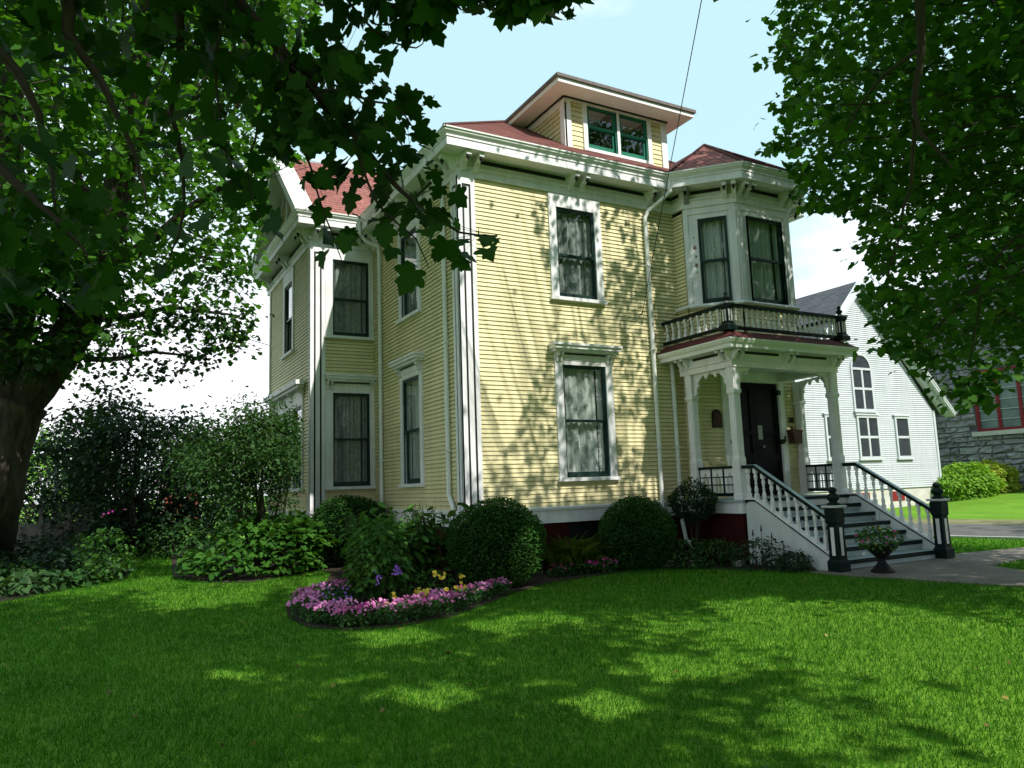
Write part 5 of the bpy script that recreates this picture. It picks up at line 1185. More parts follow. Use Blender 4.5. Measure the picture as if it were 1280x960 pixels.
bough([(-100, -40), (20, 90), (60, 190), (70, 280)], 4.0, 3.8, 0.02, 0.003)
bough([(345, 55), (372, 140), (390, 215), (415, 290), (428, 330)], 4.15, 4.0, 0.010, 0.002, False)
bough([(390, 110), (450, 120), (500, 140), (525, 180)], 4.1, 4.0, 0.009, 0.002, False)
bough([(345, 55), (330, 130), (310, 220), (335, 290)], 4.2, 4.1, 0.010, 0.002, False)
bough([(440, 165), (470, 250), (520, 300), (535, 335)], 4.0, 3.85, 0.008, 0.002, False)
bough([(285, -15), (270, 90), (280, 180), (300, 260)], 4.3, 4.2, 0.010, 0.002, False)
bough([(420, -20), (470, 40), (520, 60), (530, 40)], 4.5, 4.4, 0.009, 0.002, False)
m.build('bough', MT['twig'], maple2, smooth=True)
NEARMASK = [(-300, -300), (760, -300), (735, 0), (725, 18), (690, 30), (650, 14), (560, 10), (540, 50), (500, 62), (470, 85), (530, 100), (545, 140), (535, 185), (560, 225), (610, 262), (635, 290), (628, 316), (560, 325), (520, 345), (470, 300), (430, 310), (400, 330), (330, 330), (300, 290), (240, 345), (190, 350), (130, 380), (-300, 400)]
tp_ = []; tw_ = []
for o in twigs:
    o = np.array(o)
    for i in range(len(o) - 1):
        L_ = np.linalg.norm(o[i + 1] - o[i]); k = max(1, R.poisson(L_ / 0.021))
        for _ in range(k):
            b_ = o[i] + (o[i + 1] - o[i]) * R.random(); tw_.append(b_); tp_.append(b_ + R.normal(size=3) * np.array((0.12, 0.12, 0.11)) + (0, 0, -0.03))
ex = np.concatenate([np.concatenate([blob(20, at(u_, v_ - 4, 4.3), (0.20, 0.24, 0.09))[0] for u_, v_ in ((470, 5), (510, 14), (545, 2), (575, 2), (605, -4), (635, 2), (660, 8), (690, 8), (712, 8))]), blob(420, at(150, -10, 4.6), (1.5, 0.8, 0.55))[0], blob(260, at(20, 330, 4.2), (0.55, 0.5, 0.5))[0], blob(160, at(440, 150, 4.2), (0.5, 0.4, 0.4))[0]]); tp_ = np.concatenate([np.array(tp_), ex]); tw_ = np.concatenate([np.array(tw_), np.full((len(ex), 3), np.nan)])
kp = seen(tp_, NEARMASK) | (project(tp_)[1] < 0)
u, v, z = project(tp_); dens = np.where((u < 320) & (v > 75), 0.42, 1.0); dens = np.where((u < 110) & (v > 230), 0.95, dens); dens = np.where((u >= 320) & (u < 530), 0.66, dens); dens = np.where((u > 335) & (u < 475) & (v > 185) & (v < 300), 0.40, dens)
kp &= R.random(len(tp_)) < dens
tp_ = tp_[kp]
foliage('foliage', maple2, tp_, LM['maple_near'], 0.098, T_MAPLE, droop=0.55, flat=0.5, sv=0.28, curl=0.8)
pt_ = tw_[kp]; has = ~np.isnan(pt_[:, 0]); q0, q1 = pt_[has], tp_[has]; wv = unit(R.normal(size=q0.shape)) * 0.0014
mesh_np('leaf_stalks', np.stack([q0 - wv, q0 + wv, q1 + wv, q1 - wv], 1).reshape(-1, 3), len(q0), 4, MT['twig'], maple2)['kind'] = 'stuff'
m = MB()
for th in np.linspace(0, 2 * math.pi, 8)[:-1]: limb(m, [fork, fork + (2.2 * math.cos(th), 2.2 * math.sin(th), 2.2), fork + (4.6 * math.cos(th), 4.6 * math.sin(th) - 1.0, 4.2)], 0.17, 0.03, 7, 0.02)
m.build('branch', MT['bark'], maple2, smooth=True)
Cs, _ = blob(1500, (-5.0, -12.5, 8.2), (6.8, 6.6, 3.9)); u, v, z = project(Cs)
hidden = (z < 0.5) | (v < -60) | (u < -60)
Cs = Cs[hidden & (np.linalg.norm(Cs - CAM_P, axis=1) > 2.5)]
def keep2(P): u, v, z = project(P); return ((z < 0.3) | (v < -25) | (u < -40)) & sunfilter(P)
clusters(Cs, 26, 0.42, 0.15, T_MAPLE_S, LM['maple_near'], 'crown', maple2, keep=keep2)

# tree 3: the maple on the right, trunk beyond the picture
T3 = np.array((6.9, -10.4, GZ))
maple3 = thing('maple_tree', tuple(T3), 'dense maple whose crown hangs over the walkway on the right', 'tree', 'maple trees round the lawn')
m = MB(); trunk(m, [T3 + (0, 0, -0.1), T3 + (0, 0, 0.3), T3 + (-0.1, 0.1, 2.5), T3 + (-0.2, 0.3, 5.0)], [0.5, 0.38, 0.34, 0.28]); m.build('trunk', MT['bark'], maple3, smooth=True)
m = MB(); fk = T3 + (-0.2, 0.3, 4.9)
limb(m, [fk, at(1300, -150, 9.0), at(1165, -60, 8.2), at(1150, 60, 8.0), at(1145, 150, 7.9), at(1190, 210, 7.8)], 0.075, 0.008, 8, 0.01)
limb(m, [at(1150, 60, 8.0), at(1090, 110, 8.2), at(1040, 200, 8.6)], 0.022, 0.005, 6, 0.01)
limb(m, [at(1145, 150, 7.9), at(1130, 260, 8.3), at(1110, 350, 8.6)], 0.022, 0.005, 6, 0.01)
limb(m, [fk, at(1420, 100, 10.2), at(1300, 280, 9.9), at(1200, 380, 9.6), at(1150, 430, 9.4)], 0.05, 0.008, 7, 0.01)
limb(m, [at(1300, 280, 9.9), at(1240, 330, 9.6), at(1210, 460, 9.5)], 0.022, 0.006, 6, 0.01)
m.build('branch', MT['twig'], maple3, smooth=True); m = MB()
for th in np.linspace(0.3, 2 * math.pi, 7): limb(m, [fk, fk + (1.8 * math.cos(th), 1.8 * math.sin(th), 2.4), fk + (3.6 * math.cos(th), 3.6 * math.sin(th), 4.6)], 0.14, 0.03, 7, 0.02)
m.build('branch', MT['bark'], maple3, smooth=True)
OUT3 = [(975, -30), (968, 60), (985, 110), (972, 185), (1000, 225), (1005, 265), (1075, 262), (1080, 300), (1085, 330), (1070, 370), (1090, 395), (1120, 425), (1150, 440), (1160, 470), (1195, 480), (1215, 505), (1250, 490), (1300, 470), (1700, 520), (1700, -900), (900, -900)]
Cs, _ = blob(5200, (5.6, -6.7, 6.8), (5.8, 5.4, 6.2)); u, v, z = project(Cs)
kp = (z > 1) & (inpoly(u, v, OUT3) | (v < -40)); kp &= ((Cs[:, 1] < -1.2) | (Cs[:, 2] > 10)) & (np.linalg.norm(Cs - CAM_P, axis=1) > np.where(v < -40, 3.0, 8.2))
kp &= Cs[:, 2] > 2.0
kp &= R.random(len(u)) < np.where(v < -30, 1.0, np.where(v < 230, 0.9, 1.0))
Cs = Cs[kp]
m = MB()
for c in Cs[R.random(len(Cs)) < 0.15]: m.tube([c + (fk - c) * 0.22 + (0, 0, 0.1), c + (fk - c) * 0.1, c], [0.014, 0.01, 0.005], 4, False)
m.build('twigs', MT['twig'], maple3)['kind'] = 'stuff'
def keep3(P): u, v, z = project(P); return (inpoly(u, v, OUT3) | (v < -5) | (u > 1285)) & sunfilter(P, 0.975, 0.985) & ((P[:, 1] < -0.75) | (P[:, 2] > 9.6))
clusters(Cs, 24, 0.32, 0.098, T_MAPLE_S, LM['maple_right'], 'crown', maple3, keep=keep3, hang=0.3, lay=0.28)
edge = np.array([at(u, v, d) for u, v, d in ((985, 20, 11), (980, 70, 11), (990, 130, 11), (985, 180, 11), (1010, 215, 10.8), (1020, 245, 10.6), (1060, 250, 10.5), (1095, 310, 10.3), (1120, 370, 10.2), (1115, 425, 9.6), (1135, 432, 9.5), (1160, 450, 9.5), (1200, 480, 9.5), (1215, 495, 9.5), (1240, 470, 9.4), (1270, 455, 9.4), (1050, 150, 10.8), (1135, 400, 10))])
clusters(edge, 46, 0.17, 0.10, T_MAPLE_S, LM['maple_right'], 'crown', maple3)

# unseen tree and tree row, added so the window panes mirror dark foliage
tr4 = thing('added_tree', (21.0, -15.0, GZ), 'unseen tall tree beyond the driveway, added for the reflections in the panes', 'tree')
m = MB(); trunk(m, [(21, -15, GZ - 0.1), (21, -15, 2), (21.2, -15, 6)], [0.5, 0.4, 0.3]); m.build('trunk', MT['bark'], tr4, smooth=True)
Cs, _ = blob(320, (21, -15, 8.5), (5.5, 4.5, 6.0)); clusters(Cs, 24, 0.7, 0.34, T_MAPLE_S, LM['maple_left'], 'crown', tr4)
Cs = np.concatenate([blob(90, (x, y, 3.6), (5.5, 3, 5.0))[0] for x, y in ((-40, -44), (-28, -47), (-16, -45), (-5, -46), (6, -45), (17, -46), (28, -44), (40, -42), (50, -34))])
P = np.repeat(Cs, 26, 0) + R.normal(size=(len(Cs) * 26, 3)) * 0.9
tag(foliage('added_treeline', None, P, LM['bed'], 0.55, T_MAPLE_S), 'unseen tree row across the street, added to darken the reflections in the panes', 'trees', kind='stuff')

# ---- clipped and loose shrubs --------------------------------------
def shrub(name, c, r, n, m, size, tmpl, label, cat, group=None, shell=0.8, stems=5, stem_h=None, noise=0.06, flatz=GZ, **k):
    c = np.array(c, float); t = thing(name, (c[0], c[1], flatz), label, cat, group)
    P, d = blob(n, c, r, shell)
    ph = R.uniform(0, 6, 6); bump_ = 1 + noise * (np.sin(d[:, 0] * 5 + ph[0]) + np.sin(d[:, 1] * 6 + ph[1]) + np.sin(d[:, 2] * 7 + ph[2]) + 0.7 * np.sin(d[:, 0] * 13 + ph[3]) * np.sin(d[:, 2] * 12 + ph[4]))
    P = c + (P - c) * bump_[:, None]; q = P[:, 2] > flatz + 0.03; P, d = P[q], d[q]
    foliage('foliage', t, P, m, size, tmpl, out=d, **k)
    s = MB()
    for _ in range(stems):
        a = R.uniform(0, 6.28); b = R.uniform(0.03, 0.12); e = c + np.array((r[0] * 0.5 * math.cos(a), r[1] * 0.5 * math.sin(a), r[2] * R.uniform(-0.2, 0.5)))
        s.tube([(c[0] + b * math.cos(a), c[1] + b * math.sin(a), flatz - 0.02), (c[0] + 0.3 * (e[0] - c[0]), c[1] + 0.3 * (e[1] - c[1]), (flatz + e[2]) / 2), e], [0.025, 0.018, 0.008], 6)
    s.build('stem', MT['twig'], t)
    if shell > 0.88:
        k_ = MB(); k_.lathe((c[0], c[1], c[2]), [(max(1e-3, 0.80 * r[0] * math.cos(a)), max(flatz + 0.02 - c[2], 0.80 * r[2] * math.sin(a))) for a in np.linspace(-1.55, 1.55, 14)], 24); k_.build('shaded_core', MT['core'], t, smooth=True)  # added solid filler; its near-black colour stands for the shade among inner twigs
    return t
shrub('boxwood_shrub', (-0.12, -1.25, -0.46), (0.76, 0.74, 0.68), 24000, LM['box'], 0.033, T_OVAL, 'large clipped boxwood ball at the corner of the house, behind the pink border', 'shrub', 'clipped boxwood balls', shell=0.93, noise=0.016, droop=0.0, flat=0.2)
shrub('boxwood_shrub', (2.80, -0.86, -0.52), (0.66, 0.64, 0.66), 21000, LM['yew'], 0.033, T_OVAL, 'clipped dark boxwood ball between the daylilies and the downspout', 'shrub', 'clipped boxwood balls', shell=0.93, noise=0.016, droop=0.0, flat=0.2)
shrub('topiary_shrub', (4.02, -0.95, 0.0), (0.47, 0.42, 0.36), 3600, LM['darkshrub'], 0.05, T_OVAL, 'thin dark shrub with bare stems in front of the porch downspout', 'shrub', shell=0.5, stems=7, droop=0.1)
shrub('yew_shrub', (-0.85, 3.75, -0.38), (0.92, 0.66, 0.66), 20000, LM['yew'], 0.042, T_OVAL, 'rounded dark yew under the windows of the left wing', 'shrub', shell=0.9, noise=0.03, droop=0.0, flat=0.3)
# broad-leaved mound left of the flower bed
hyd = thing('broadleaf_shrub', (-2.5, 3.7, GZ), 'spreading shrub of broad bright leaves between the lawn path and the flower bed', 'shrub')
P, d = blob(4300, (-2.35, 3.75, -0.95), (1.35, 1.25, 1.05), 0.72); lay = np.sin(P[:, 0] * 4 + 1) * 0.06 + np.sin(P[:, 1] * 5) * 0.06; P[:, 2] += lay; q = P[:, 2] > GZ + 0.10; P, d = P[q], d[q]
P[:, 0] -= 0.35 * (P[:, 2] < -0.6)
foliage('foliage', hyd, P, LM['hyd'], 0.125, T_HEART, out=d, droop=0.25, flat=1.0)
s = MB()
for _ in range(26):
    a = R.uniform(0, 6.28); q = R.uniform(0.4, 1.0); s.tube([(-2.35 + 0.2 * math.cos(a), 3.7 + 0.2 * math.sin(a), GZ), (-2.35 + q * 0.7 * math.cos(a), 3.7 + q * 0.7 * math.sin(a), -0.5), (-2.35 + 1.1 * q * math.cos(a), 3.7 + q * math.sin(a), -0.2)], [0.014, 0.01, 0.005], 5)
s.build('stem', MT['twig'], hyd)
# tall leafy perennials behind the pink border
pr = thing('leafy_perennial', (-1.25, -0.5, GZ), 'tall leafy perennial clump left of the large boxwood ball', 'plant')
P = []; O_ = []; s = MB()
for _ in range(105):
    x, y = -1.18 + R.normal() * 0.38, -0.35 + R.normal() * 0.38; h = R.uniform(0.75, 1.28); lx, ly = R.normal(size=2) * 0.12
    s.tube([(x, y, GZ), (x + lx * 0.4, y + ly * 0.4, GZ + h * 0.6), (x + lx, y + ly, GZ + h)], [0.008, 0.006, 0.004], 5, False)
    for j in range(17):
        t = R.uniform(0.25, 1.0); a = R.uniform(0, 6.28); P.append((x + lx * t + 0.03 * math.cos(a), y + ly * t + 0.03 * math.sin(a), GZ + h * t)); O_.append((math.cos(a), math.sin(a), 0.2))
P = np.array(P); O_ = np.array(O_)
foliage('foliage', pr, P, LM['peren'], 0.135, T_OVAL, out=O_, droop=0.25, flat=0.8); s.build('stem', MT['twig'], pr)
# darker bush in the middle of the crescent with a purple bloom
db = thing('flowering_shrub', (-2.05, -1.55, GZ), 'upright dark-leaved flowering shrub with purple blooms inside the pink crescent', 'shrub')
P, d = blob(1300, (-2.0, -1.35, -0.55), (0.42, 0.40, 0.58), 0.55); foliage('foliage', db, P[P[:, 2] > GZ + 0.12], LM['peren'], 0.10, T_OVAL, out=d[P[:, 2] > GZ + 0.12], droop=0.3)
s = MB()
for _ in range(14):
    a = R.uniform(0, 6.28); s.tube([(-2.02 + 0.1 * math.cos(a), -1.4 + 0.1 * math.sin(a), GZ), (-2.0 + 0.25 * math.cos(a), -1.35 + 0.25 * math.sin(a), -0.4)], [0.010, 0.005], 5)
s.build('stem', MT['twig'], db)
def blooms(name, parent, P, m, size, petals=5):
    P = np.asarray(P, float); n = len(P); nn = unit(R.normal(size=(n, 3)) * 0.5 + np.array((-0.15, -0.75, 0.8))); ref = unit(np.cross(nn, R.normal(size=(n, 3)))); bi = np.cross(nn, ref)
    pos = []; dr_ = []; no_ = []
    for k in range(petals):
        a = 2 * math.pi * k / petals; dd = ref * math.cos(a) + bi * math.sin(a); pos.append(P); dr_.append(dd + 0.25 * nn); no_.append(nn)
    return leaf_mesh(name, np.concatenate(pos), unit(np.concatenate(dr_)), np.concatenate(no_), np.repeat(size, n * petals) * 1.0, [(0, 0), (0.42, 0.5), (0.34, 0.9), (0, 1.0), (-0.34, 0.9), (-0.42, 0.5)], m, parent, fold=0.05, droop=0.12)
q = at(497, 713, 9.9); blooms('blossom', db, q + R.normal(size=(30, 3)) * 0.035, LM['purple'], 0.015)
q = at(473, 722, 9.9); blooms('blossom', db, q + R.normal(size=(16, 3)) * 0.03, LM['purple'], 0.013)

# ---- pink border of single plants -----------------------------------
def impatiens(mats, rad=0.19, h=0.20, nb=36, nl=150):
    t = thing('impatiens_plant', (0, 0, 0), 'x', 'flower')
    P, d = blob(nl, (0, 0, h * 0.45), (rad, rad, h * 0.55), 0.6); P = P[P[:, 2] > 0.015]
    foliage('foliage', t, P, LM['impleaf'], 0.06, T_OVAL, droop=0.2)
    k = nb // len(mats)
    for mm in mats:
        a = R.uniform(0, 6.28, k); rr = rad * np.sqrt(R.random(k)) * 1.02; z = h * (0.62 + 0.5 * np.sqrt(np.clip(1 - (rr / (rad * 1.05)) ** 2, 0, 1))) + R.normal(size=k) * 0.012
        blooms('blossom', t, np.stack([rr * np.cos(a), rr * np.sin(a), z], 1), LM[mm], 0.0195)
    return t
protos = [impatiens(['pink']), impatiens(['pink'], 0.20, 0.22, 42), impatiens(['pink', 'hotpink'], 0.18, 0.19, 38), impatiens(['hotpink'], 0.15, 0.17, 14), impatiens(['pink', 'red'], 0.15, 0.17, 12)]
used = [False] * len(protos)
def plant(i, x, y, label, group, s=1.0):
    o = protos[i] if not used[i] else copy_tree(protos[i]); used[i] = True
    o.location = (x, y, GZ + 0.03); o.rotation_euler = (0, 0, R.uniform(0, 6.28)); o.scale = (s, s, s); tag(o, label, 'flower', group)
cres = [gnd(u + 7, v)[:2] for u, v in ((452, 742), (428, 745), (402, 750), (385, 757), (376, 767), (384, 777), (404, 782), (428, 784), (455, 783), (482, 779), (508, 775), (533, 769), (556, 763), (577, 756), (596, 750), (612, 744))]
k = 0
for i, c in enumerate(cres):
    for j in range(3 if 3 < i < 13 else 2):
        d = np.array((R.normal() * 0.06, 0.17 * (j - 0.5) + R.normal() * 0.05)) if i >= 4 else np.array((0.15 * (j - 0.5), R.normal() * 0.07))
        plant(2 if R.random() < 0.22 else (k % 2), c[0] + d[0], c[1] + d[1], 'low pink impatiens in the crescent border round the flower bed', 'pink impatiens in the crescent border', R.uniform(0.72, 0.98)); k += 1
for i, (u, v) in enumerate(((697, 724), (710, 722), (722, 720), (734, 720), (748, 719), (760, 718), (768, 716), (778, 714), (790, 712), (800, 711), (822, 708), (830, 707))):
    c = gnd(u, v - 2)[:2]; plant(3 if i < 5 else (4 if i in (6, 7) else 2), c[0], c[1], 'sparse magenta and pink impatiens in the strip below the daylilies and second boxwood ball', 'impatiens in the strip along the house', R.uniform(0.8, 1.0))
# yellow marigolds and purple petunias inside the crescent
yf = thing('yellow_flower_clump', (-1.45, -1.55, GZ), 'clump of yellow flowers inside the crescent by the large boxwood', 'flower')
P, d = blob(380, (-1.35, -1.45, -0.92), (0.45, 0.28, 0.20), 0.4); foliage('foliage', yf, P[P[:, 2] > GZ + 0.02], LM['peren'], 0.06, T_FERN, droop=0.1)
yp = np.array([at(u, v, 9.75) for u, v in ((522, 742), (528, 746), (534, 744), (530, 751), (520, 752), (545, 722), (552, 726), (558, 740), (578, 735), (572, 738), (494, 748), (505, 755), (540, 756), (482, 757), (575, 726))]); yp = np.repeat(yp, 4, 0) + R.normal(size=(60, 3)) * 0.022 + (0, 0, 0.03) - 0.25 * ray(530, 745)
blooms('blossom', yf, yp, LM['yellow'], 0.027)
pf_ = thing('petunia_clump', (-2.75, -1.75, GZ), 'purple petunias at the back of the crescent border', 'flower')
P, d = blob(260, (-2.72, -1.75, -0.98), (0.28, 0.22, 0.15), 0.4); foliage('foliage', pf_, P[P[:, 2] > GZ + 0.02], LM['impleaf'], 0.05, T_OVAL)
P, d = blob(46, (-2.72, -1.78, -0.93), (0.26, 0.20, 0.13), 0.9); blooms('blossom', pf_, P[P[:, 2] > -1.0], LM['purple'], 0.017)
# daylilies
dl = thing('daylily_clump', (1.95, -0.55, GZ), 'clump of arching daylily blades between the two boxwood balls', 'plant')
n = 330; base_ = np.stack([R.normal(1.85, 0.28, n), R.normal(-0.50, 0.13, n), np.full(n, GZ + 0.02)], 1); a = R.uniform(0, 6.28, n); ln = R.uniform(0.45, 0.95, n); V_ = []; seg = 6
for i in range(n):
    o = np.array((math.cos(a[i]), 0.7 * math.sin(a[i]), 0)); sd_ = np.array((-math.sin(a[i]), math.cos(a[i]), 0)) * R.uniform(0.007, 0.011); f = []
    lean = R.uniform(0.55, 1.25)
    for j in range(seg + 1):
        t = j / seg; p = base_[i] + o * ln[i] * lean * t ** 1.6 + np.array((0, 0, ln[i] * (1.15 * t - 0.75 * lean * t ** 2.4))); p[2] = max(p[2], GZ + 0.02); f.append((p, sd_ * (1 - 0.85 * t)))
    V_.append([p - w for p, w in f] + [p + w for p, w in reversed(f)])
mesh_np('blades', np.array(V_).reshape(-1, 3), n, 2 * (seg + 1), LM['lily'], dl)
# low shrubs beside the stairs
for x, y, s_, mm, lb in ((3.45, -1.35, 0.36, 'bed', 'low bushy green plant under the porch downspout'), (3.95, -1.55, 0.36, 'bed', 'low ferny plant against the porch foundation'), (4.10, -2.35, 0.40, 'darkshrub', 'loose dark plant with seed heads beside the stair stringer'), (4.25, -2.9, 0.24, 'darkshrub', 'short dark plant near the foot of the stair stringer')):
    shrub('garden_plant', (x, y, GZ + s_ * 0.5), (s_ * 1.1, s_, s_ * 0.9), 900, LM[mm], 0.055, T_OVAL, lb, 'plant', shell=0.4, noise=0.1)
for x, y, h in ((4.15, -2.15, 0.62), (4.05, -2.3, 0.5), (4.2, -2.5, 0.58), (4.18, -2.75, 0.42), (4.24, -2.25, 0.7)):
    m = MB(); m.tube([(x, y, GZ), (x + 0.03, y - 0.02, GZ + h * 0.85)], 0.005, 5); m.tube([(x + 0.03, y - 0.02, GZ + h * 0.85), (x + 0.035, y - 0.02, GZ + h)], [0.018, 0.006], 6); tag(m.build('seed_stalk', mat('seed_head', (0.05, 0.02, 0.025), 0.9)), 'thin stalk with a dark reddish seed head against the stair stringer', 'stalk', 'seed stalks by the stairs')
# paving stones lying in the bed
for x, y, a, w, lb in ((3.42, -0.95, 0.3, 0.36, 'pale stone slab below the downspout outlet'), (3.86, -1.15, -0.2, 0.30, 'brownish stone edging between the low plants'), (4.2, -1.8, 0.1, 0.2, 'small grey stone at the porch corner')):
    m = MB(); c_, s_ = math.cos(a), math.sin(a); F = Frame((x, y, GZ), (c_, s_, 0), (-s_, c_, 0)); m.prism(F, [(-w / 2, 0), (w / 2, 0.0), (w / 2 - 0.02, 0.09), (-w / 2 + 0.03, 0.085)], -0.07, 0.07); tag(m.build('edging_stone', MT['concrete']), lb, 'stone')

# ---- urn -------------------------------------------------------------
U0 = gnd(1104, 717)
urn = thing('flower_urn', (U0[0], U0[1], GZ + 0.02), 'dark footed urn of mixed flowers on the walkway before the steps', 'urn')
m = MB(); m.lathe((U0[0], U0[1], GZ + 0.02), [(0.165, 0), (0.165, 0.03), (0.13, 0.06), (0.07, 0.13), (0.05, 0.17), (0.055, 0.20), (0.09, 0.23), (0.15, 0.29), (0.20, 0.36), (0.225, 0.385), (0.225, 0.40), (0.19, 0.40), (0.16, 0.36)], 20); m.build('bowl', MT['iron'], urn, smooth=False)
P, d = blob(620, (U0[0] - 0.03, U0[1], GZ + 0.52), (0.34, 0.32, 0.19), 0.3); foliage('foliage', urn, P, LM['peren'], 0.05, T_OVAL, out=d, droop=0.4)
P, d = blob(26, (U0[0] - 0.03, U0[1], GZ + 0.55), (0.33, 0.31, 0.17), 0.9); blooms('blossom', urn, P[:12], LM['hotpink'], 0.024); blooms('blossom', urn, P[12:22], LM['yellow'], 0.02); 
m = MB()
for dx, dz in ((-0.16, 0.95), (0.06, 0.92), (-0.05, 0.88)): m.tube([(U0[0], U0[1], GZ + 0.45), (U0[0] + dx * 0.6, U0[1], GZ + 0.7), (U0[0] + dx, U0[1], GZ + dz)], [0.005, 0.004, 0.002], 4)
m.build('spike', MT['twig'], urn)
# wall planter by the door
m = MB(); Fp = Frame((7.45, YB - 0.02, 0), (1, 0, 0), (0, -1, 0)); m.prism(Fp, [(-0.10, 1.06), (0.10, 1.06), (0.135, 1.29), (0.18, 1.30), (0.18, 1.34), (-0.18, 1.34), (-0.18, 1.30), (-0.135, 1.29)], 0.004, 0.16); m.box(Fp, -0.015, 0.015, 0.004, 0.03, 1.34, 1.42)
tag(m.build('wall_planter', MT['rust'], base=(7.45, YB - 0.02, 1.06)), 'rusty bucket shaped planter hung on the wall right of the door', 'planter')

# ---- hedges by the stone building -------------------------------------
shrub('hedge_shrub', (29.4, 9.0, -0.35), (2.3, 1.0, 1.05), 6500, LM['hedge'], 0.16, T_OVAL, 'bright green shrub beside the corner of the white church', 'shrub', 'shrubs before the stone building', shell=0.8, noise=0.07, flatz=float(hgt(29.4, 9)))
shrub('hedge_shrub', (32.1, 9.4, -0.15), (1.75, 1.0, 1.0), 5500, LM['hedge2'], 0.15, T_OVAL, 'yellowish shrub under the red framed stone window', 'shrub', 'shrubs before the stone building', shell=0.8, noise=0.07, flatz=float(hgt(32.1, 9.4)))

# ---- left bed -----------------------------------------------------------
def multi(name, base, top, r, n, m, size, tmpl, label, cat, stems=5, sr=0.05, lobes=22, lob=0.45, umax=None, **k):
    """a large shrub: stems from the ground, leaf masses on lobes"""
    t = thing(name, tuple(base), label, cat); base = np.array(base); top = np.array(top)
    s = MB(); Cn, _ = blob(lobes, top, r, 0.35)
    for c in Cn:
        a = R.uniform(0, 6.28); b = base + np.array((0.12 * math.cos(a), 0.12 * math.sin(a), 0)); e = c - b
        if R.random() < stems / lobes * 1.6: limb(s, [b, b + e * 0.35 + R.normal(size=3) * 0.08, b + e * 0.7 + R.normal(size=3) * 0.08, c], sr, 0.01, 6, 0.01)
        else: s.tube([top - (0, 0, r[2] * 0.7) + e * 0.1, (top + c) / 2, c], [0.02, 0.012, 0.006], 4, False)
    s.build('stem', MT['twig'], t)
    P = np.repeat(Cn, n // lobes, 0); off = R.normal(size=(len(P), 3)) * np.array((lob, lob, lob * 0.75)); P = P + off
    q = P[:, 2] > base[2] + 0.25
    if umax: q &= project(P)[0] < umax
    foliage('foliage', t, P[q], m, size, tmpl, out=off[q], **k); return t
b = gnd(172, 660); 
D1_ = at(172, 650, 22); D1_[2] = GZ
multi('dark_shrub', D1_, at(165, 580, 22), (2.5, 1.8, 1.75), 15500, LM['darkshrub'], 0.12, T_OVAL, 'tall dark multi-stemmed shrub against the sky left of the house', 'shrub', stems=9, sr=0.06, lobes=42, lob=0.34)
tops = np.array([at(u, v, 19) for u, v in ((172, 500), (195, 492), (150, 510), (220, 515), (245, 530), (130, 530), (180, 485))])
D2_ = at(330, 655, 15.5); D2_[2] = GZ
multi('light_shrub', D2_, at(312, 572, 15.6), (1.25, 1.1, 1.0), 14500, LM['light'], 0.07, T_OVAL, 'airy light green shrub on dark stems before the side windows of the wing', 'shrub', stems=9, sr=0.035, lobes=40, lob=0.26, umax=376)
D3_ = at(90, 660, 25); D3_[2] = GZ
multi('dark_shrub', D3_, at(85, 610, 25), (2.2, 1.6, 1.5), 8000, LM['darkshrub'], 0.12, T_OVAL, 'lower dark shrub between the big trunk and the tall dark shrub', 'shrub', stems=6, lobes=32, lob=0.34)
D4_ = at(250, 640, 26); D4_[2] = GZ
multi('dark_shrub', D4_, at(262, 585, 26), (2.0, 1.5, 1.5), 7000, LM['bed'], 0.11, T_OVAL, 'mid green shrub behind the gap between the dark and the light shrub', 'shrub', stems=6, lobes=28, lob=0.36)
F1 = at(48, 585, 38); F1[2] = GZ
multi('sunlit_shrub', F1, at(48, 588, 38), (2.8, 2.0, 1.9), 6000, LM['hedge'], 0.2, T_OVAL, 'sunlit pale green shrub far beyond the lattice fence', 'shrub', lobes=26, lob=0.5)
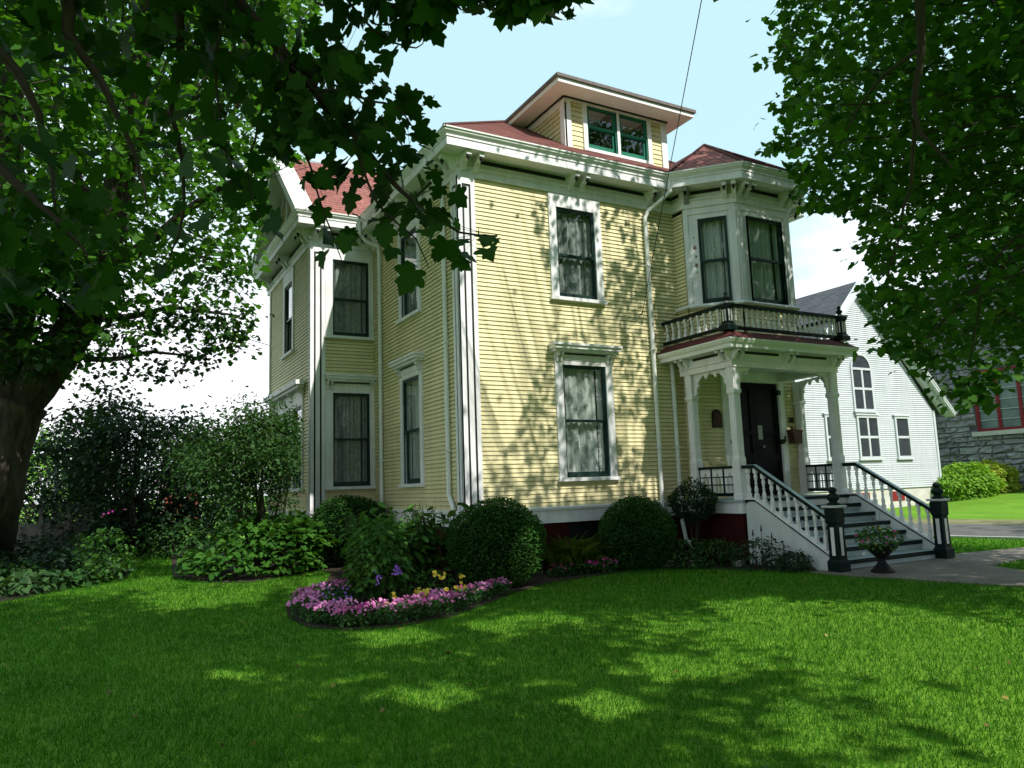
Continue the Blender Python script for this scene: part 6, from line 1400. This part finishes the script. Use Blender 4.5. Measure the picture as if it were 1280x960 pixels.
# low plants filling the left bed
low = [  # u, v (foot), width, height, material, template, size, label
    (30, 746, 0.55, 0.34, 'hosta', T_HEART, 0.12, 'grey-green leafy clump at the front left edge of the bed'),
    (80, 738, 0.50, 0.32, 'bed', T_HEART, 0.11, 'low dark leafy clump second along the bed edge'),
    (125, 728, 0.45, 0.36, 'hosta', T_HEART, 0.16, 'hosta with large hanging leaves near the bend of the bed edge'),
    (152, 714, 0.35, 0.34, 'bedlight', T_FERN, 0.07, 'yellow-green feathery plant at the corner of the bed by the lawn path'),
    (60, 722, 0.8, 0.62, 'darkshrub', T_OVAL, 0.09, 'dark bushy plant in the middle of the left bed'),
    (120, 705, 0.8, 0.62, 'bed', T_OVAL, 0.10, 'bushy green plant with pale flowers in the left bed'),
    (20, 712, 0.8, 0.70, 'darkshrub', T_FERN, 0.10, 'dark ferny plant in front of the big trunk'),
    (165, 690, 0.7, 0.60, 'peren', T_HEART, 0.13, 'broad leaved plant beyond the lawn path opening'),
    (200, 688, 0.7, 0.75, 'bedlight', T_HEART, 0.13, 'bright yellow-green leafy plant at the end of the lawn path'),
    (60, 682, 1.0, 0.95, 'peren', T_OVAL, 0.11, 'leafy green shrub right of the trunk foot'),
    (115, 680, 1.0, 0.8, 'lily', T_OVAL, 0.10, 'olive toned perennial mound in the left bed'),
    (160, 672, 0.9, 0.9, 'bed', T_OVAL, 0.11, 'mid green perennial mound under the tall dark shrub'),
    (240, 690, 1.0, 0.9, 'darkshrub', T_FERN, 0.12, 'dark ferny plant behind the broadleaf shrub'),
    (265, 665, 1.1, 1.1, 'bed', T_OVAL, 0.10, 'deep green plant between the broadleaf shrub and the light shrub'),
    (300, 660, 0.9, 0.95, 'darkshrub', T_OVAL, 0.09, 'dark plant at the foot of the light shrub'),
    (-40, 730, 0.9, 0.75, 'bed', T_OVAL, 0.11, 'leafy plant left of the trunk'),
    (210, 668, 0.9, 0.9, 'peren', T_OVAL, 0.11, 'leafy mound at the far end of the lawn path'),
    (0, 742, 0.6, 0.45, 'bed', T_OVAL, 0.10, 'dark green clump at the extreme left front of the bed'),
    (45, 730, 0.7, 0.55, 'darkshrub', T_HEART, 0.10, 'dark broad leaved clump behind the grey-green edging plants'),
    (100, 722, 0.7, 0.60, 'bed', T_OVAL, 0.09, 'dense leafy plant between the hosta and the dark bushy plant'),
    (90, 700, 0.9, 0.85, 'darkshrub', T_OVAL, 0.10, 'dense dark plant in the second row of the left bed'),
    (30, 700, 0.9, 0.95, 'bed', T_OVAL, 0.10, 'leafy plant hiding the right foot of the big trunk'),
    (-10, 722, 0.9, 0.85, 'darkshrub', T_OVAL, 0.10, 'dark plant hiding the left foot of the big trunk'),
    (140, 692, 0.9, 0.9, 'bed', T_HEART, 0.12, 'mid green leafy plant beside the lawn path opening'),
    (225, 700, 0.8, 0.9, 'bed', T_OVAL, 0.10, 'green plant closing the lawn path on its right side'),
    (185, 678, 1.0, 1.0, 'darkshrub', T_FERN, 0.11, 'dark ferny plant filling the far end of the lawn path'),
    (322, 650, 1.3, 1.5, 'darkshrub', T_OVAL, 0.11, 'dark plant mass behind the stems of the light shrub'),
    (278, 650, 1.4, 1.4, 'bed', T_OVAL, 0.11, 'green plant mass behind the gap left of the light shrub')]
for u, v, w, h, mm, tm, sz, lb in low:
    c = gnd(u, v); shrub('bed_plant', (c[0], c[1] + w * 0.8, GZ + h * 0.42), (w, w * 0.9, h * 0.6), int(900 * w * (h + 0.3) * (0.1 / sz) ** 1.2), LM[mm], sz, tm, lb, 'plant', shell=0.5, noise=0.12, stems=4, droop=0.25)
q = at(134, 640, 15.5); fx = thing('pink_flower_plant', (q[0], q[1], GZ), 'plant with a few pink blooms before the dark shrubs', 'flower')
P, d = blob(420, (q[0], q[1], GZ + 0.55), (0.5, 0.4, 0.5), 0.4); foliage('foliage', fx, P, LM['peren'], 0.08, T_OVAL); blooms('blossom', fx, q + R.normal(size=(7, 3)) * np.array((0.09, 0.05, 0.04)), LM['hotpink'], 0.022)

# ================================================================== GRASS
BEDS = [BED1, BED2, WALK]
def on_lawn(x, y):
    k = np.ones(x.shape, bool)
    for p in BEDS: k &= ~inpoly(x, y, p)
    k &= ~((x > -1.4) & (y > -0.1) & (x < 8.1)) & ~((x > 4.4) & (x < 7.4) & (y > -3.6)) & (x < road_l(y) - 0.2)
    return k
N = 640000
r = 2.2 + 20.0 * R.random(N) ** 1.25; az = 0.506 + R.uniform(-1.02, 1.02, N)
gx = CAM_P[0] + r * np.sin(az); gy = CAM_P[1] + r * np.cos(az); k = on_lawn(gx, gy); gx, gy, r = gx[k], gy[k], r[k]; n = len(gx)
d = unit(np.stack([R.normal(size=n) * 0.38, R.normal(size=n) * 0.38, np.ones(n)], 1)); nor = unit(np.stack([R.normal(size=n), R.normal(size=n), np.full(n, 0.25)], 1))
patch = 0.75 + 0.25 * np.sin(gx * 1.7 + np.sin(gy * 2.1) * 1.3) * np.sin(gy * 1.3 + 0.7)
ln = (0.032 + 0.022 * R.random(n)) * (0.85 + 0.3 * patch) * (1 + 0.02 * r); wd = (0.0030 + 0.00045 * r) / ln
g = leaf_mesh('lawn_grass', np.stack([gx, gy, np.full(n, GZ - 0.004)], 1), d, nor, ln, T_BLADE, LM['grass'], None, width=wd, fold=0.0, droop=0.12)
tag(g, 'short mown green grass covering the lawn', 'grass', kind='stuff')
n = 1500; r = 2.4 + 9.0 * R.random(n); az = 0.506 + R.uniform(-0.9, 0.9, n); gx = CAM_P[0] + r * np.sin(az); gy = CAM_P[1] + r * np.cos(az); k = on_lawn(gx, gy); gx, gy = gx[k], gy[k]; n = len(gx)
P = np.repeat(np.stack([gx, gy, np.full(n, GZ + 0.025)], 1), 3, 0); a = np.repeat(R.uniform(0, 6.28, n), 3) + np.tile(np.array((0, 2.09, 4.19)), n)
o = leaf_mesh('clover', P, unit(np.stack([np.cos(a), np.sin(a), np.full(3 * n, 0.25)], 1)), np.tile((0, 0, 1.0), (3 * n, 1)) + 0.25 * R.normal(size=(3 * n, 3)), np.repeat(0.012 + 0.012 * R.random(n), 3), T_HEART, LM['clover'])
tag(o, 'small clover leaves scattered through the lawn', 'clover', kind='stuff')

# a few fallen leaves and white clover heads
n = 120; r = 2.6 + 9.0 * R.random(n); az = 0.506 + R.uniform(-0.85, 0.85, n); gx = CAM_P[0] + r * np.sin(az); gy = CAM_P[1] + r * np.cos(az); k = on_lawn(gx, gy); gx, gy = gx[k], gy[k]; n = len(gx); a = R.uniform(0, 6.28, n)
LM['fallen'] = leaf_mat('fallen_leaf', (0.10, 0.055, 0.02), (0.25, 0.22, 0.05), 0.1)
o = leaf_mesh('fallen_leaves', np.stack([gx, gy, np.full(n, GZ + 0.035)], 1), unit(np.stack([np.cos(a), np.sin(a), 0.3 * R.normal(size=n)], 1)), np.tile((0, 0, 1.0), (n, 1)) + 0.4 * R.normal(size=(n, 3)), 0.02 + 0.025 * R.random(n), T_MAPLE_S, LM['fallen'], curl=1.0)
tag(o, 'dry brown and yellow leaves fallen on the lawn', 'leaves', kind='stuff')
